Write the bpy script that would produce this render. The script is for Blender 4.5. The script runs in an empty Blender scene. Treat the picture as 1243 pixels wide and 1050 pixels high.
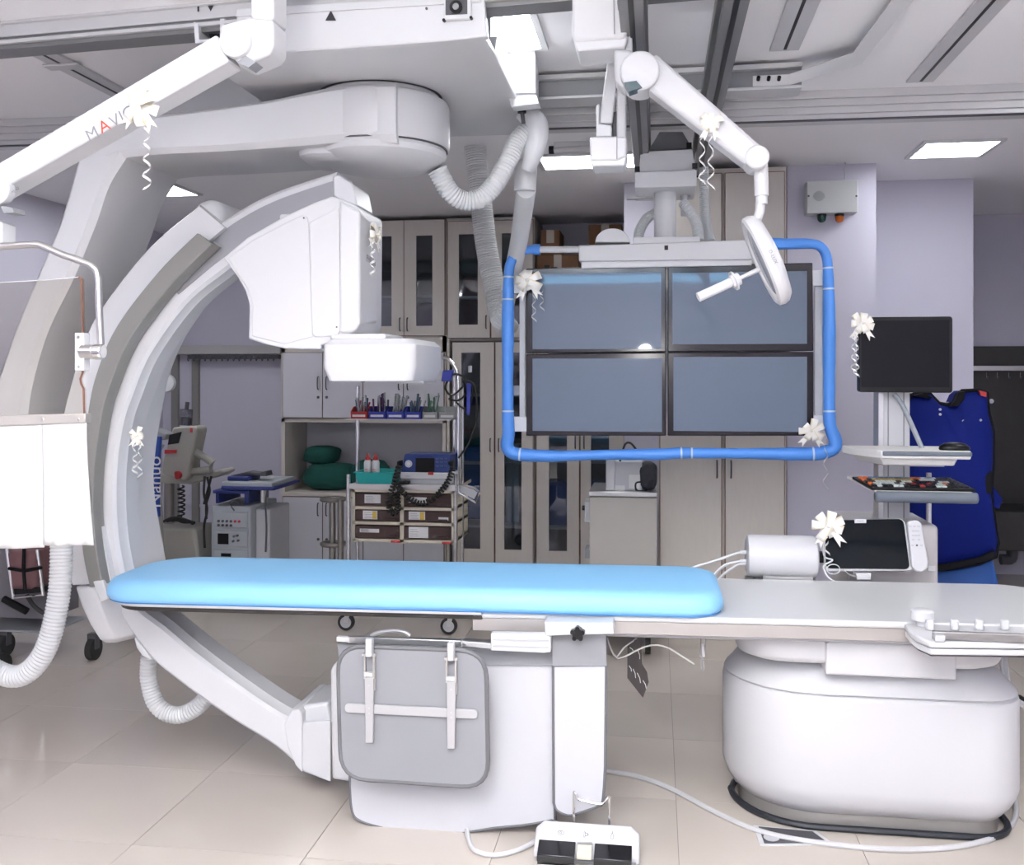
import bpy, bmesh, math, random
from mathutils import Vector, Matrix, Euler
R = math.radians
sc = bpy.context.scene
C = sc.collection
random.seed(7)

# ------------------------------------------------------------------ camera
F, H, TH, HY = 1190.0, 1.55, R(8.36), 455.0       # focal (px of a 1243 wide frame), eye height, yaw, horizon row
SN, CS = math.sin(TH), math.cos(TH)
cd = bpy.data.cameras.new('camera'); cam = bpy.data.objects.new('camera', cd); C.objects.link(cam)
cd.sensor_width = 36.0; cd.lens = 36.0*F/1243.0; cd.shift_y = -(525.0-HY)/1243.0
cd.clip_start = 0.05; cd.clip_end = 60
cam.location = (0, 0, H); cam.rotation_euler = (R(90), 0, TH)
sc.camera = cam

# ------------------------------------------------------------------ light and exposure
w = bpy.data.worlds.new('world'); sc.world = w; w.use_nodes = True
w.node_tree.nodes['Background'].inputs[0].default_value = (0.9, 0.93, 1.0, 1)
w.node_tree.nodes['Background'].inputs[1].default_value = 0.25
fl = bpy.data.lights.new('camera_flash', 'AREA'); fl.shape = 'DISK'; fl.size = 0.12; fl.energy = 6; fl.color = (1.0, 0.985, 0.97)
flo = bpy.data.objects.new('camera_flash', fl); C.objects.link(flo)
flo.location = (-0.10, 0.0, 1.78); flo.rotation_euler = (R(88), 0, TH)
fb = bpy.data.lights.new('bounce_flash', 'AREA'); fb.shape = 'DISK'; fb.size = 0.25; fb.energy = 290; fb.color = (1.0, 0.985, 0.97)
fbo = bpy.data.objects.new('bounce_flash', fb); C.objects.link(fbo)      # second flash head, turned up to the ceiling
fbo.location = (-0.40, -0.2, 1.85); fbo.rotation_euler = (R(190), 0, TH)
sc.view_settings.view_transform = 'Standard'; sc.view_settings.look = 'None'
sc.view_settings.gamma = 1.0; sc.view_settings.use_curve_mapping = False
sc.view_settings.exposure = 0.72
PANEL_EMIT = 13.0

# ------------------------------------------------------------------ pixel helpers (a pixel is only a direction)
def P(px, py, Y, b=0.0):
    """point seen at pixel (px, py) on the upright plane y = Y + b*x"""
    u = (px-621.0)/F
    d = Y/(CS+u*SN-b*(-SN+u*CS))
    return Vector((d*(-SN+u*CS), d*(CS+u*SN), H-(py-HY)/F*d))
def PZ(px, py, z):
    """point seen at pixel (px, py) on the level plane at height z"""
    u = (px-621.0)/F
    d = (H-z)*F/(py-HY)
    return Vector((d*(-SN+u*CS), d*(CS+u*SN), z))
def PXP(px, py, X):
    """point seen at pixel on the upright plane x = X"""
    u = (px-621.0)/F
    d = X/(-SN+u*CS)
    return Vector((X, d*(CS+u*SN), H-(py-HY)/F*d))

# ------------------------------------------------------------------ materials
MATS = {}
def mat(name, col, rough=0.5, metal=0.0, var=0.0, scale=8.0, bump=0.0, bscale=60.0, spec=0.5, coat=0.0, emit=None, aniso=None):
    if name in MATS: return MATS[name]
    m = bpy.data.materials.new(name); m.use_nodes = True; MATS[name] = m
    nt = m.node_tree; b = nt.nodes['Principled BSDF']
    b.inputs['Base Color'].default_value = (*col, 1); b.inputs['Roughness'].default_value = rough
    b.inputs['Metallic'].default_value = metal; b.inputs['Specular IOR Level'].default_value = spec
    b.inputs['Coat Weight'].default_value = coat
    tc = nt.nodes.new('ShaderNodeTexCoord')
    if var > 0:
        n = nt.nodes.new('ShaderNodeTexNoise'); n.inputs['Scale'].default_value = scale; n.inputs['Detail'].default_value = 5
        mp = nt.nodes.new('ShaderNodeMapping')
        if aniso: mp.inputs['Scale'].default_value = aniso
        nt.links.new(tc.outputs['Object'], mp.inputs['Vector']); nt.links.new(mp.outputs['Vector'], n.inputs['Vector'])
        r = nt.nodes.new('ShaderNodeMix'); r.data_type = 'RGBA'
        r.inputs[6].default_value = (*[max(0, c*(1-var)) for c in col], 1)
        r.inputs[7].default_value = (*[min(1, c*(1+var)) for c in col], 1)
        nt.links.new(n.outputs['Fac'], r.inputs[0]); nt.links.new(r.outputs[2], b.inputs['Base Color'])
    if bump > 0:
        n2 = nt.nodes.new('ShaderNodeTexNoise'); n2.inputs['Scale'].default_value = bscale; n2.inputs['Detail'].default_value = 4
        nt.links.new(tc.outputs['Object'], n2.inputs['Vector'])
        bp = nt.nodes.new('ShaderNodeBump'); bp.inputs['Strength'].default_value = bump; bp.inputs['Distance'].default_value = 0.01
        nt.links.new(n2.outputs['Fac'], bp.inputs['Height']); nt.links.new(bp.outputs['Normal'], b.inputs['Normal'])
    if emit:
        b.inputs['Emission Color'].default_value = (*emit[0], 1); b.inputs['Emission Strength'].default_value = emit[1]
    return m
def glassmat(name, tint, fac=0.07, rough=0.02):
    m = bpy.data.materials.new(name); m.use_nodes = True; nt = m.node_tree
    nt.nodes.remove(nt.nodes['Principled BSDF'])
    t = nt.nodes.new('ShaderNodeBsdfTransparent'); t.inputs[0].default_value = (*tint, 1)
    g = nt.nodes.new('ShaderNodeBsdfGlossy'); g.inputs['Roughness'].default_value = rough
    mx = nt.nodes.new('ShaderNodeMixShader'); mx.inputs[0].default_value = fac
    nt.links.new(t.outputs[0], mx.inputs[1]); nt.links.new(g.outputs[0], mx.inputs[2])
    nt.links.new(mx.outputs[0], nt.nodes['Material Output'].inputs['Surface'])
    MATS[name] = m; return m
WHITE = mat('white_plastic', (0.62, 0.62, 0.64), 0.36, var=0.015, scale=3)
WHITE2 = mat('white_enamel', (0.63, 0.635, 0.655), 0.32, var=0.02, scale=3)
OFFW = mat('warm_white_plastic', (0.60,0.58,0.55), 0.45, var=0.03)
LGREY = mat('light_grey_plastic', (0.50, 0.51, 0.54), 0.45, var=0.03)
MGREY = mat('mid_grey_plastic', (0.27, 0.28, 0.30), 0.45, var=0.05)
DGREY = mat('dark_grey', (0.07, 0.07, 0.08), 0.5, var=0.1)
BLACK = mat('black_plastic', (0.007, 0.007, 0.008), 0.35, var=0.2, spec=0.25)
RUBBER = mat('black_rubber', (0.02, 0.02, 0.02), 0.7, var=0.2)
STEEL = mat('brushed_steel', (0.62, 0.61, 0.60), 0.28, 1.0, var=0.06, scale=30, aniso=(1, 1, 12))
CHROME = mat('chrome', (0.75, 0.75, 0.75), 0.12, 1.0, var=0.02)
ALU = mat('anodised_aluminium', (0.62, 0.62, 0.62), 0.38, 1.0, var=0.04, scale=20)
ALUW = mat('satin_aluminium_paint', (0.62, 0.62, 0.63), 0.4, 0.35, var=0.03)
GREYRAIL = mat('grey_metallic_lacquer', (0.24, 0.235, 0.225), 0.36, 0.15, var=0.03, scale=6)
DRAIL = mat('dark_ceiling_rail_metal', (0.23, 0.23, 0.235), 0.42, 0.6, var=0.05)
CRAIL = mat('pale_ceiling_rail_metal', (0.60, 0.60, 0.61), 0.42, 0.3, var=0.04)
HOSE = mat('ribbed_hose_plastic', (0.62, 0.63, 0.64), 0.45, var=0.02)
CREAM = mat('cream_plastic', (0.62, 0.57, 0.46), 0.5, var=0.04)
RED = mat('red_plastic', (0.45, 0.03, 0.03), 0.4, var=0.05)
BLUE = mat('blue_plastic', (0.03, 0.05, 0.40), 0.4, var=0.05)
TEAL = mat('teal_plastic', (0.02, 0.40, 0.38), 0.4, var=0.05)
PAPER = mat('white_paper', (0.70, 0.70, 0.70), 0.8, var=0.05)
PRINT = mat('dark_print', (0.03, 0.03, 0.035), 0.6, var=0.05)
GPRINT = mat('grey_print', (0.25, 0.25, 0.28), 0.6, var=0.05)
RPRINT = mat('red_print', (0.75, 0.06, 0.03), 0.5, var=0.05)

# ------------------------------------------------------------------ mesh helpers
class MB:
    def __init__(s): s.v = []; s.f = []
    def add(s, vs, fs):
        o = len(s.v); s.v += [Vector(v) for v in vs]; s.f += [[i+o for i in f] for f in fs]; return s
    def box(s, a, b):
        x0, y0, z0 = a; x1, y1, z1 = b
        return s.add([(x0,y0,z0),(x1,y0,z0),(x1,y1,z0),(x0,y1,z0),(x0,y0,z1),(x1,y0,z1),(x1,y1,z1),(x0,y1,z1)],
                     [(0,3,2,1),(4,5,6,7),(0,1,5,4),(1,2,6,5),(2,3,7,6),(3,0,4,7)])
    def obox(s, c, size, rot=None):
        m = (rot.to_matrix() if isinstance(rot, Euler) else rot) if rot is not None else Matrix.Identity(3)
        c = Vector(c); hx, hy, hz = [q/2 for q in size]
        vs = [c+m@Vector((sx*hx, sy*hy, sz*hz)) for sz in (-1,1) for sx, sy in ((-1,-1),(1,-1),(1,1),(-1,1))]
        return s.add(vs, [(0,3,2,1),(4,5,6,7),(0,1,5,4),(1,2,6,5),(2,3,7,6),(3,0,4,7)])
    def prism(s, pts, off):
        n = len(pts); off = Vector(off); pts = [Vector(p) for p in pts]
        fs = [tuple(range(n)), tuple(range(2*n-1, n-1, -1))]+[(i, (i+1)%n, n+(i+1)%n, n+i) for i in range(n)]
        return s.add(pts+[p+off for p in pts], fs)
    def loft(s, secs, cap=True, closed=False):
        n = len(secs[0]); vs = [p for q in secs for p in q]; fs = []
        m = len(secs)
        for k in range(m if closed else m-1):
            k2 = (k+1) % m
            for i in range(n):
                j = (i+1) % n
                fs.append((k*n+i, k*n+j, k2*n+j, k2*n+i))
        if cap and not closed: fs += [tuple(range(n-1,-1,-1)), tuple((m-1)*n+i for i in range(n))]
        return s.add(vs, fs)
    def tube(s, path, r, n=10, cap=True, rf=None, flat=1.0):
        path = [Vector(p) for p in path]; secs = []
        t0 = (path[1]-path[0]).normalized()
        up = Vector((0,0,1)) if abs(t0.z) < 0.9 else Vector((0,1,0))
        nrm = (up-t0*up.dot(t0)).normalized()
        for i, p in enumerate(path):
            t = (path[min(i+1, len(path)-1)]-path[max(i-1, 0)])
            if t.length < 1e-9: t = t0
            t.normalize(); nrm = nrm-t*nrm.dot(t)
            nrm.normalize(); bn = t.cross(nrm)
            rr = (rf(i) if rf else (r[i] if isinstance(r, (list, tuple)) else r))
            secs.append([p+nrm*rr*flat*math.cos(a)+bn*rr*math.sin(a) for a in [2*math.pi*k/n for k in range(n)]])
        return s.loft(secs, cap)
    def cyl(s, a, b, r, n=20, r2=None):
        return s.tube([a, b], [r, r if r2 is None else r2], n)
    def lathe(s, prof, M=None, n=32, sx=1.0, sy=1.0):
        M = M or Matrix.Identity(4)
        secs = [[M@Vector((r*sx*math.cos(2*math.pi*k/n), r*sy*math.sin(2*math.pi*k/n), h)) for k in range(n)] for r, h in prof]
        return s.loft(secs)
    def ribbon(s, path, wv, th=0.0006):
        """thin strip along path; wv = half-width vector(s)"""
        secs = []
        for i, p in enumerate(path):
            p = Vector(p); wd = Vector(wv[i] if isinstance(wv, list) else wv)
            t = (Vector(path[min(i+1, len(path)-1)])-Vector(path[max(i-1, 0)])).normalized()
            nn = t.cross(wd).normalized()*th
            secs.append([p-wd-nn, p+wd-nn, p+wd+nn, p-wd+nn])
        return s.loft(secs)
    def build(s, name, material, parent=None, bevel=0.0, seg=2, angle=38, local=False, sub=0):
        me = bpy.data.meshes.new(name)
        me.from_pydata([tuple(v) for v in s.v], [], s.f)
        bm = bmesh.new(); bm.from_mesh(me)
        bmesh.ops.remove_doubles(bm, verts=bm.verts, dist=1e-6)
        bmesh.ops.recalc_face_normals(bm, faces=bm.faces)
        bm.to_mesh(me); bm.free()
        for p in me.polygons: p.use_smooth = True
        me.set_sharp_from_angle(angle=R(angle))
        o = bpy.data.objects.new(name, me); C.objects.link(o)
        me.materials.append(material)
        if parent is not None:
            o.parent = parent
            if parent.type == 'EMPTY' and not local:
                o.matrix_parent_inverse = (Matrix.Translation(parent.location)@Euler(parent.rotation_euler).to_matrix().to_4x4()@Matrix.Diagonal((*parent.scale, 1))).inverted()
        elif not local:
            xs = [v.co for v in me.vertices]
            lo = Vector([min(c[i] for c in xs) for i in range(3)]); hi = Vector([max(c[i] for c in xs) for i in range(3)])
            base = Vector(((lo.x+hi.x)/2, (lo.y+hi.y)/2, lo.z))
            me.transform(Matrix.Translation(-base)); o.location = base
        if bevel > 0:
            md = o.modifiers.new('bevel', 'BEVEL'); md.width = bevel; md.segments = seg; md.limit_method = 'ANGLE'; md.angle_limit = R(32)
            md.use_clamp_overlap = True
        if sub:
            md = o.modifiers.new('sub', 'SUBSURF'); md.levels = sub; md.render_levels = sub
        return o
def thing(name, label, cat, loc=(0,0,0), rotz=0.0, group=None):
    o = bpy.data.objects.new(name, None); C.objects.link(o); o.empty_display_size = 0.05
    o.location = loc; o.rotation_euler = (0, 0, rotz); o['label'] = label; o['category'] = cat
    if group: o['group'] = group
    return o
def tag(o, label, cat, group=None):
    o['label'] = label; o['category'] = cat
    if group: o['group'] = group
    return o
def struct(o, label=None):
    o['kind'] = 'structure'
    if label: o['label'] = label
    return o
def dup(root, loc=None, rot=None, scale=None, label=None, group=None):
    r = root.copy(); C.objects.link(r)
    if loc is not None: r.location = loc
    if rot is not None: r.rotation_euler = rot
    if scale is not None: r.scale = scale
    if label: r['label'] = label
    if group: r['group'] = group
    for ch in list(root.children):
        c = ch.copy(); C.objects.link(c); c.parent = r
        for g in list(ch.children):
            e = g.copy(); C.objects.link(e); e.parent = c
    return r
def spl(pts, n=8, closed=False):
    """Catmull-Rom through points"""
    pts = [Vector(p) for p in pts]; out = []
    m = len(pts)
    for i in range(m if closed else m-1):
        g = (lambda k: pts[k % m]) if closed else (lambda k: pts[min(max(k, 0), m-1)])
        p0, p1, p2, p3 = g(i-1), g(i), g(i+1), g(i+2)
        for k in range(n):
            t = k/n
            out.append(0.5*((2*p1)+(-p0+p2)*t+(2*p0-5*p1+4*p2-p3)*t*t+(-p0+3*p1-3*p2+p3)*t**3))
    if not closed: out.append(pts[-1])
    return out
def arclen(path):
    d = [0.0]
    for a, b in zip(path, path[1:]): d.append(d[-1]+(b-a).length)
    return d
def resample(path, step):
    d = arclen(path); n = max(2, int(d[-1]/step)); out = []; j = 0
    for k in range(n+1):
        t = d[-1]*k/n
        while j < len(d)-2 and d[j+1] < t: j += 1
        q = (t-d[j])/max(1e-9, d[j+1]-d[j]); out.append(path[j].lerp(path[j+1], min(1, max(0, q))))
    return out
def hose(mb, ctrl, r, pitch=0.013, depth=0.10, n=18):
    p = resample(spl(ctrl, 16), pitch/4)
    return mb.tube(p, r, n, rf=lambda i: r*(1-depth*(0.5+0.5*math.cos(i*math.pi/2))))
def rrect(x0, x1, y0, y1, r, n=6, corners=(1,1,1,1)):
    """rounded rectangle, 2-D, counter-clockwise from lower left"""
    out = []
    for (cx, cy, a0, k) in ((x0, y0, 180, 0), (x1, y0, 270, 1), (x1, y1, 0, 2), (x0, y1, 90, 3)):
        rr = r*corners[k]
        sx = 1 if cx == x0 else -1; sy = 1 if cy == y0 else -1
        ox, oy = cx+sx*rr, cy+sy*rr
        if rr < 1e-6: out.append((cx, cy)); continue
        for i in range(n+1):
            a = R(a0+90*i/n); out.append((ox+rr*math.cos(a), oy+rr*math.sin(a)))
    return out
def plate(mb, pts_px, Y0, depth, b=0.0):
    """outline seen in the photograph at distance Y0, with a real thickness going back"""
    return mb.prism([P(x, y, Y0, b) for x, y in pts_px], (0, depth, 0))
def text(body, size, M, material, parent=None, name='lettering', ext=0.0006, align='CENTER', local=False, shear=0.0, bold=0.0):
    cu = bpy.data.curves.new(name, 'FONT'); cu.body = body; cu.size = size; cu.extrude = ext; cu.align_x = align; cu.align_y = 'CENTER'
    cu.shear = shear; cu.offset = bold; cu.resolution_u = 3
    o = bpy.data.objects.new(name, cu); C.objects.link(o)
    dg = bpy.context.evaluated_depsgraph_get(); me = bpy.data.meshes.new_from_object(o.evaluated_get(dg))
    bpy.data.objects.remove(o); bpy.data.curves.remove(cu)
    me.name = name; me.transform(M); me.materials.clear(); me.materials.append(material)
    o = bpy.data.objects.new(name, me); C.objects.link(o)
    if parent is not None:
        o.parent = parent
        if parent.type == 'EMPTY' and not local:
            o.matrix_parent_inverse = (Matrix.Translation(parent.location)@Euler(parent.rotation_euler).to_matrix().to_4x4()).inverted()
    return o
def frame(origin, xdir, zdir):
    """4x4 whose x axis runs along xdir, y axis along zdir (text up), z out of the text"""
    x = Vector(xdir).normalized(); y = Vector(zdir); y = (y-x*y.dot(x)).normalized(); z = x.cross(y)
    m = Matrix((x, y, z)).transposed().to_4x4(); m.translation = Vector(origin); return m
# ================================================================== the room
CZ = 2.80                                   # ceiling height
YB = 8.10                                   # back wall
WALL = mat('lavender_wall_paint', (0.56, 0.545, 0.64), 0.75, var=0.02, scale=2, bump=0.05, bscale=120)
CEIL = mat('ceiling_paint', (0.90, 0.895, 0.92), 0.6, var=0.02, scale=1.5)
def tilemat():
    m = mat('polished_tile', (0.585, 0.53, 0.475), 0.09, var=0.06, scale=2.5, spec=0.5)
    nt = m.node_tree; b = nt.nodes['Principled BSDF']
    src = b.inputs['Base Color'].links[0].from_socket
    oi = nt.nodes.new('ShaderNodeObjectInfo'); hs = nt.nodes.new('ShaderNodeHueSaturation')
    mr = nt.nodes.new('ShaderNodeMapRange'); mr.inputs[3].default_value = 0.95; mr.inputs[4].default_value = 1.04
    nt.links.new(oi.outputs['Random'], mr.inputs[0]); nt.links.new(mr.outputs[0], hs.inputs['Value'])
    nt.links.new(src, hs.inputs['Color']); nt.links.new(hs.outputs[0], b.inputs['Base Color'])
    return m
TILE = tilemat()
GROUT = mat('tile_grout', (0.22, 0.20, 0.185), 0.8, var=0.1)
floor = struct(MB().box((-4.4, -3.1, -0.10), (3.5, 8.2, -0.006)).build('floor', GROUT))
TX, TY = 0.594, 0.605
tm = None
for i in range(-5, 8):
    for j in range(-6, 7):
        x = -1.116+TX*i; y = 4.227+TY*j
        x0, x1 = max(x, -4.3), min(x+TX, 3.4); y0, y1 = y, min(y+TY, 8.1)
        if x1-x0 < 0.05 or y1-y0 < 0.05: continue
        if tm is None or (x1-x0) < TX-1e-6 or (y1-y0) < TY-1e-6:
            o = MB().box((0.001, 0.001, -0.012), (x1-x0-0.001, y1-y0-0.001, 0)).build('tile', TILE, floor)
            if tm is None and (x1-x0) > TX-1e-6: tm = o.data
        else:
            o = bpy.data.objects.new('tile', tm); C.objects.link(o); o.parent = floor
        o.matrix_parent_inverse = Matrix.Translation(-floor.location)
        o.location = (x0, y0, 0)
struct(MB().box((-4.4, -3.1, CZ), (3.5, 8.2, CZ+0.1)).build('ceiling', CEIL))
struct(MB().box((-4.4, YB, 0), (3.5, YB+0.1, CZ)).build('wall_back', WALL))
struct(MB().box((-4.4, -3.1, 0), (-4.3, YB, CZ)).build('wall_left', WALL))
struct(MB().box((3.4, -3.1, 0), (3.5, YB, CZ)).build('wall_right', WALL))
struct(MB().box((-4.3, -3.1, 0), (3.4, -3.0, CZ)).build('wall_front', WALL))
# pier beside the wardrobe, the wall behind the wardrobe and the set-back stretch of wall
xa = P(955, 400, 6.04).x; xb = P(1063, 400, 6.04).x; xc = P(1181, 400, 6.6).x; xl = P(757, 280, 6.42).x
struct(MB().box((xa, 6.04, 0), (xb, YB, CZ)).build('wall_pier', WALL))
struct(MB().box((xb, 6.60, 0), (xc, YB, CZ)).build('wall_recess', WALL))
struct(MB().box((xl, 6.42, 0), (xa, YB, CZ)).build('wall_inner', WALL))
# battens, picture rail and blue skirting on the lavender wall behind the machines
BATTEN = mat('grey_batten', (0.24, 0.23, 0.22), 0.6, var=0.06)
t = 1
for px in (236, 211):
    a = P(px, 430, 8.06)
    struct(MB().box((a.x-0.03, 8.06, 0), (a.x+0.03, YB, P(px, 430, 8.06).z)).build('trim_%d' % t, BATTEN)); t += 1
a, b = P(150, 428, 8.0), P(341, 428, 8.0)
struct(MB().box((a.x, 7.98, P(300, 430, 8).z), (b.x, YB, P(300, 419, 8).z)).build('trim_3', mat('pale_ledge', (0.42, 0.41, 0.40), 0.5, var=0.05), bevel=0.004))
a, b = P(150, 612, 8.08), P(341, 612, 8.08)
struct(MB().box((a.x, 8.085, a.z-0.012), (b.x, YB, a.z+0.012)).build('trim_4', WALL))
SKIRT = mat('blue_skirting', (0.01, 0.10, 0.20), 0.5, var=0.05)
struct(MB().box((-4.3, 8.075, 0), (P(341, 600, 7.5).x, YB, P(320, 660, 8.08).z)).build('baseboard_back', SKIRT))

# ---- ceiling strips: pale cover profiles with a black slot, set between the panels
STRIP = mat('ceiling_cover_profile', (0.58, 0.58, 0.60), 0.45, 0.2, var=0.03)
for X, y0, y1, lab in ((-2.345, 3.10, 4.30, 'left'), (0.485, 2.6, 3.86, 'mid'), (1.105, 2.6, 4.36, 'right')):
    o = MB().box((X-0.055, y0, CZ-0.012), (X+0.055, y1, CZ)).build('ceiling_strip', STRIP, bevel=0.002)
    tag(o, {'left': 'flat ceiling cover strip with black slot above the lettered white arm', 'mid': 'flat ceiling cover strip ending at the three-hole bracket bar', 'right': 'flat ceiling cover strip with black slot at the far right'}[lab], 'ceiling strip', 'ceiling cover strips')
    MB().box((X-0.006, y0+0.06, CZ-0.0135), (X+0.006, y1-0.02, CZ-0.0122)).build('slot', BLACK, o).matrix_parent_inverse = Matrix.Translation(-o.location)
    for yy in ((3.62,) if lab == 'left' else (3.18,) if lab == 'mid' else (3.28,)):
        MB().box((X-0.075, yy-0.03, CZ-0.022), (X+0.075, yy+0.03, CZ-0.012)).build('joint_cover', STRIP, o, bevel=0.003).matrix_parent_inverse = Matrix.Translation(-o.location)

# ---- cross rails under the ceiling
def xrail(name, label, Y, b, x0, x1, prof, m, extra=None):
    """rail along x; prof = list of (dy0, dy1, z0, z1, material)"""
    t = thing(name, label, 'ceiling rail', ((x0+x1)/2, Y+b*(x0+x1)/2, CZ))
    for nm, dy0, dy1, z0, z1, mm in prof:
        A = Vector((x0, Y+b*x0, 0)); B = Vector((x1, Y+b*x1, 0))
        q = MB(); q.loft([[A+Vector((0, dy, z)) for dy, z in ((dy0, z0), (dy1, z0), (dy1, z1), (dy0, z1))],
                          [B+Vector((0, dy, z)) for dy, z in ((dy0, z0), (dy1, z0), (dy1, z1), (dy0, z1))]])
        q.build(nm, mm, t, bevel=0.002)
    return t
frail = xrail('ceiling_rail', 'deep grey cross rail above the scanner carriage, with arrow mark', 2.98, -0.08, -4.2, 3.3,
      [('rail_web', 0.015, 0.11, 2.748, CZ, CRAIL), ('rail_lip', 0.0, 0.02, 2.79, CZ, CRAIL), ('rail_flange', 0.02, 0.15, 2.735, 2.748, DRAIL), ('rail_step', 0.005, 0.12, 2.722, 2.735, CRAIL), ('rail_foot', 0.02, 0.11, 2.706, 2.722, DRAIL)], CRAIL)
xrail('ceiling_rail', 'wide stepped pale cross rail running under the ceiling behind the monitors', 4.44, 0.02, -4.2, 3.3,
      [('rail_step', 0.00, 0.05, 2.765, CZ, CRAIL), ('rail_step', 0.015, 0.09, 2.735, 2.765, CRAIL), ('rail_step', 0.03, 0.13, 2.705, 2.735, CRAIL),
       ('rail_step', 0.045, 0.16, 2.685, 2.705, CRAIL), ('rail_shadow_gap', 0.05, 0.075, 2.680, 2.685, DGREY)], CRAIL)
x0 = PZ(640, 110, 2.7).x; x1 = PZ(977, 95, 2.7).x
br = xrail('ceiling_channel', 'short pale ceiling channel holding the three-hole bracket bar', 4.0, -0.02, x0, x1,
      [('channel_cover', 0.0, 0.16, 2.765, 2.785, CRAIL), ('channel_web', 0.03, 0.10, 2.70, 2.765, MGREY), ('channel_lip', 0.02, 0.14, 2.688, 2.70, CRAIL)], CRAIL)
# bracket bar: flat white bar with three holes bent across the ceiling
t = thing('bracket_bar', 'bent flat white ceiling bar with three bolt holes', 'bracket', PZ(1000, 80, 2.72))
MB().loft([[PZ(x, y, z) for x, y, z in q] for q in (
    [(913, 92, 2.735), (913, 105, 2.70), (915, 105, 2.705), (915, 92, 2.74)],
    [(957, 90, 2.735), (957, 104, 2.70), (958, 103, 2.705), (958, 90, 2.74)],
    [(1035, 64, 2.75), (1045, 78, 2.745), (1046, 76, 2.775), (1036, 62, 2.78)],
    [(1082, 0, 2.76), (1108, 0, 2.755), (1108, 0, 2.785), (1082, 0, 2.79)],
    [(1125, -70, 2.76), (1150, -70, 2.755), (1150, -70, 2.785), (1125, -70, 2.79)])]).build('bar', WHITE2, t, bevel=0.002)
for px in (920, 932.5, 945):
    c = P(px, 97, P(930, 97, 3.72).y)
    c = PZ(px, 96.5, 2.7175)
    MB().cyl(c+Vector((0, -0.012, 0.006)), c+Vector((0, 0.004, 0)), 0.0075, 12).build('bolt_hole', BLACK, t)
# dark rails along the room that carry the monitor boom
for k, (X, lab) in enumerate(((-0.07, 'dark lengthwise ceiling rail left of the monitor boom'), (0.222, 'dark lengthwise ceiling rail right of the monitor boom'))):
    t = thing('boom_rail', lab, 'ceiling rail', (X, 4.0, CZ), group='monitor boom rails')
    MB().box((X-0.045, 2.2, 2.655), (X+0.045, 5.22, 2.69)).build('rail_head', DRAIL, t, bevel=0.003)
    MB().box((X-0.028, 2.2, 2.60), (X+0.028, 5.22, 2.655)).build('rail_body', DRAIL, t, bevel=0.003)
    MB().box((X-0.036, 2.2, 2.588), (X+0.036, 5.20, 2.60)).build('rail_flange', DRAIL, t, bevel=0.002)
    MB().box((X-0.008, 2.2, 2.584), (X+0.008, 5.18, 2.5885)).build('rail_slot', BLACK, t)
    MB().box((X-0.038, 5.22, 2.585), (X+0.038, 5.232, 2.69)).build('end_stop', BLACK, t, bevel=0.002)

# ---- lit ceiling panels
PANEL = mat('lit_panel', (1, 1, 1), 0.5, emit=((0.96, 0.98, 1.0), PANEL_EMIT), var=0.001)
def panel(x, y, lab, sx=0.42, sy=0.36):
    t = thing('ceiling_light', lab, 'ceiling light', (x, y, CZ), group='square ceiling light panels')
    q = MB(); f = 0.025; z0, z1 = CZ-0.014, CZ
    q.box((x-sx/2-f, y-sy/2-f, z0), (x+sx/2+f, y-sy/2, z1)).box((x-sx/2-f, y+sy/2, z0), (x+sx/2+f, y+sy/2+f, z1))
    q.box((x-sx/2-f, y-sy/2, z0), (x-sx/2, y+sy/2, z1)).box((x+sx/2, y-sy/2, z0), (x+sx/2+f, y+sy/2, z1))
    q.build('frame', WHITE2, t)
    MB().box((x-sx/2, y-sy/2, CZ-0.010), (x+sx/2, y+sy/2, CZ-0.004)).build('diffuser', PANEL, t)
a = PZ(1157, 179.5, CZ); panel(a.x, a.y, 'square lit ceiling panel above the wall speaker, at right', 0.37, 0.36)
a = PZ(658, 196, CZ); panel(a.x+0.27, a.y, 'lit ceiling panel half hidden by the small white box arm', 0.54, 0.34)
panel(PZ(650, 36, CZ).x-0.22, PZ(620, 36, CZ).y, 'lit ceiling panel beside the scanner carriage', 0.44, 0.36)
a = PZ(222, 228, CZ); panel(a.x-0.27, a.y, 'lit ceiling panel peeping out behind the big horizontal beam', 0.54, 0.42)
for x, y, wh in ((-2.9, 0.2, 'left of the camera, by the left wall'), (1.95, 3.7, 'right of the pedestal table end'), (-0.6, 1.2, 'just in front of the camera, left one'), (1.9, 1.2, 'just in front of the camera, right one'), (-0.6, -1.2, 'behind the camera, left one'), (1.9, -1.2, 'behind the camera, right one')):
    panel(x, y, 'added unseen square lit ceiling panel '+wh, 0.46, 0.46)  # panels out of view, added for the light they give
# little tube lamp on the ceiling
a = PZ(672, 182, 2.76); b = PZ(722, 180, 2.76)
t = thing('tube_lamp', 'slim white tube lamp with black end cap on the ceiling', 'lamp', (a+b)/2)
MB().cyl(a, b, 0.018, 14).build('tube', WHITE, t); MB().cyl(a-(b-a)*0.12, a, 0.022, 14).build('end_cap', BLACK, t)
MB().box((a.x, a.y-0.012, a.z), (b.x, a.y+0.012, CZ)).build('batten', WHITE2, t)

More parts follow.
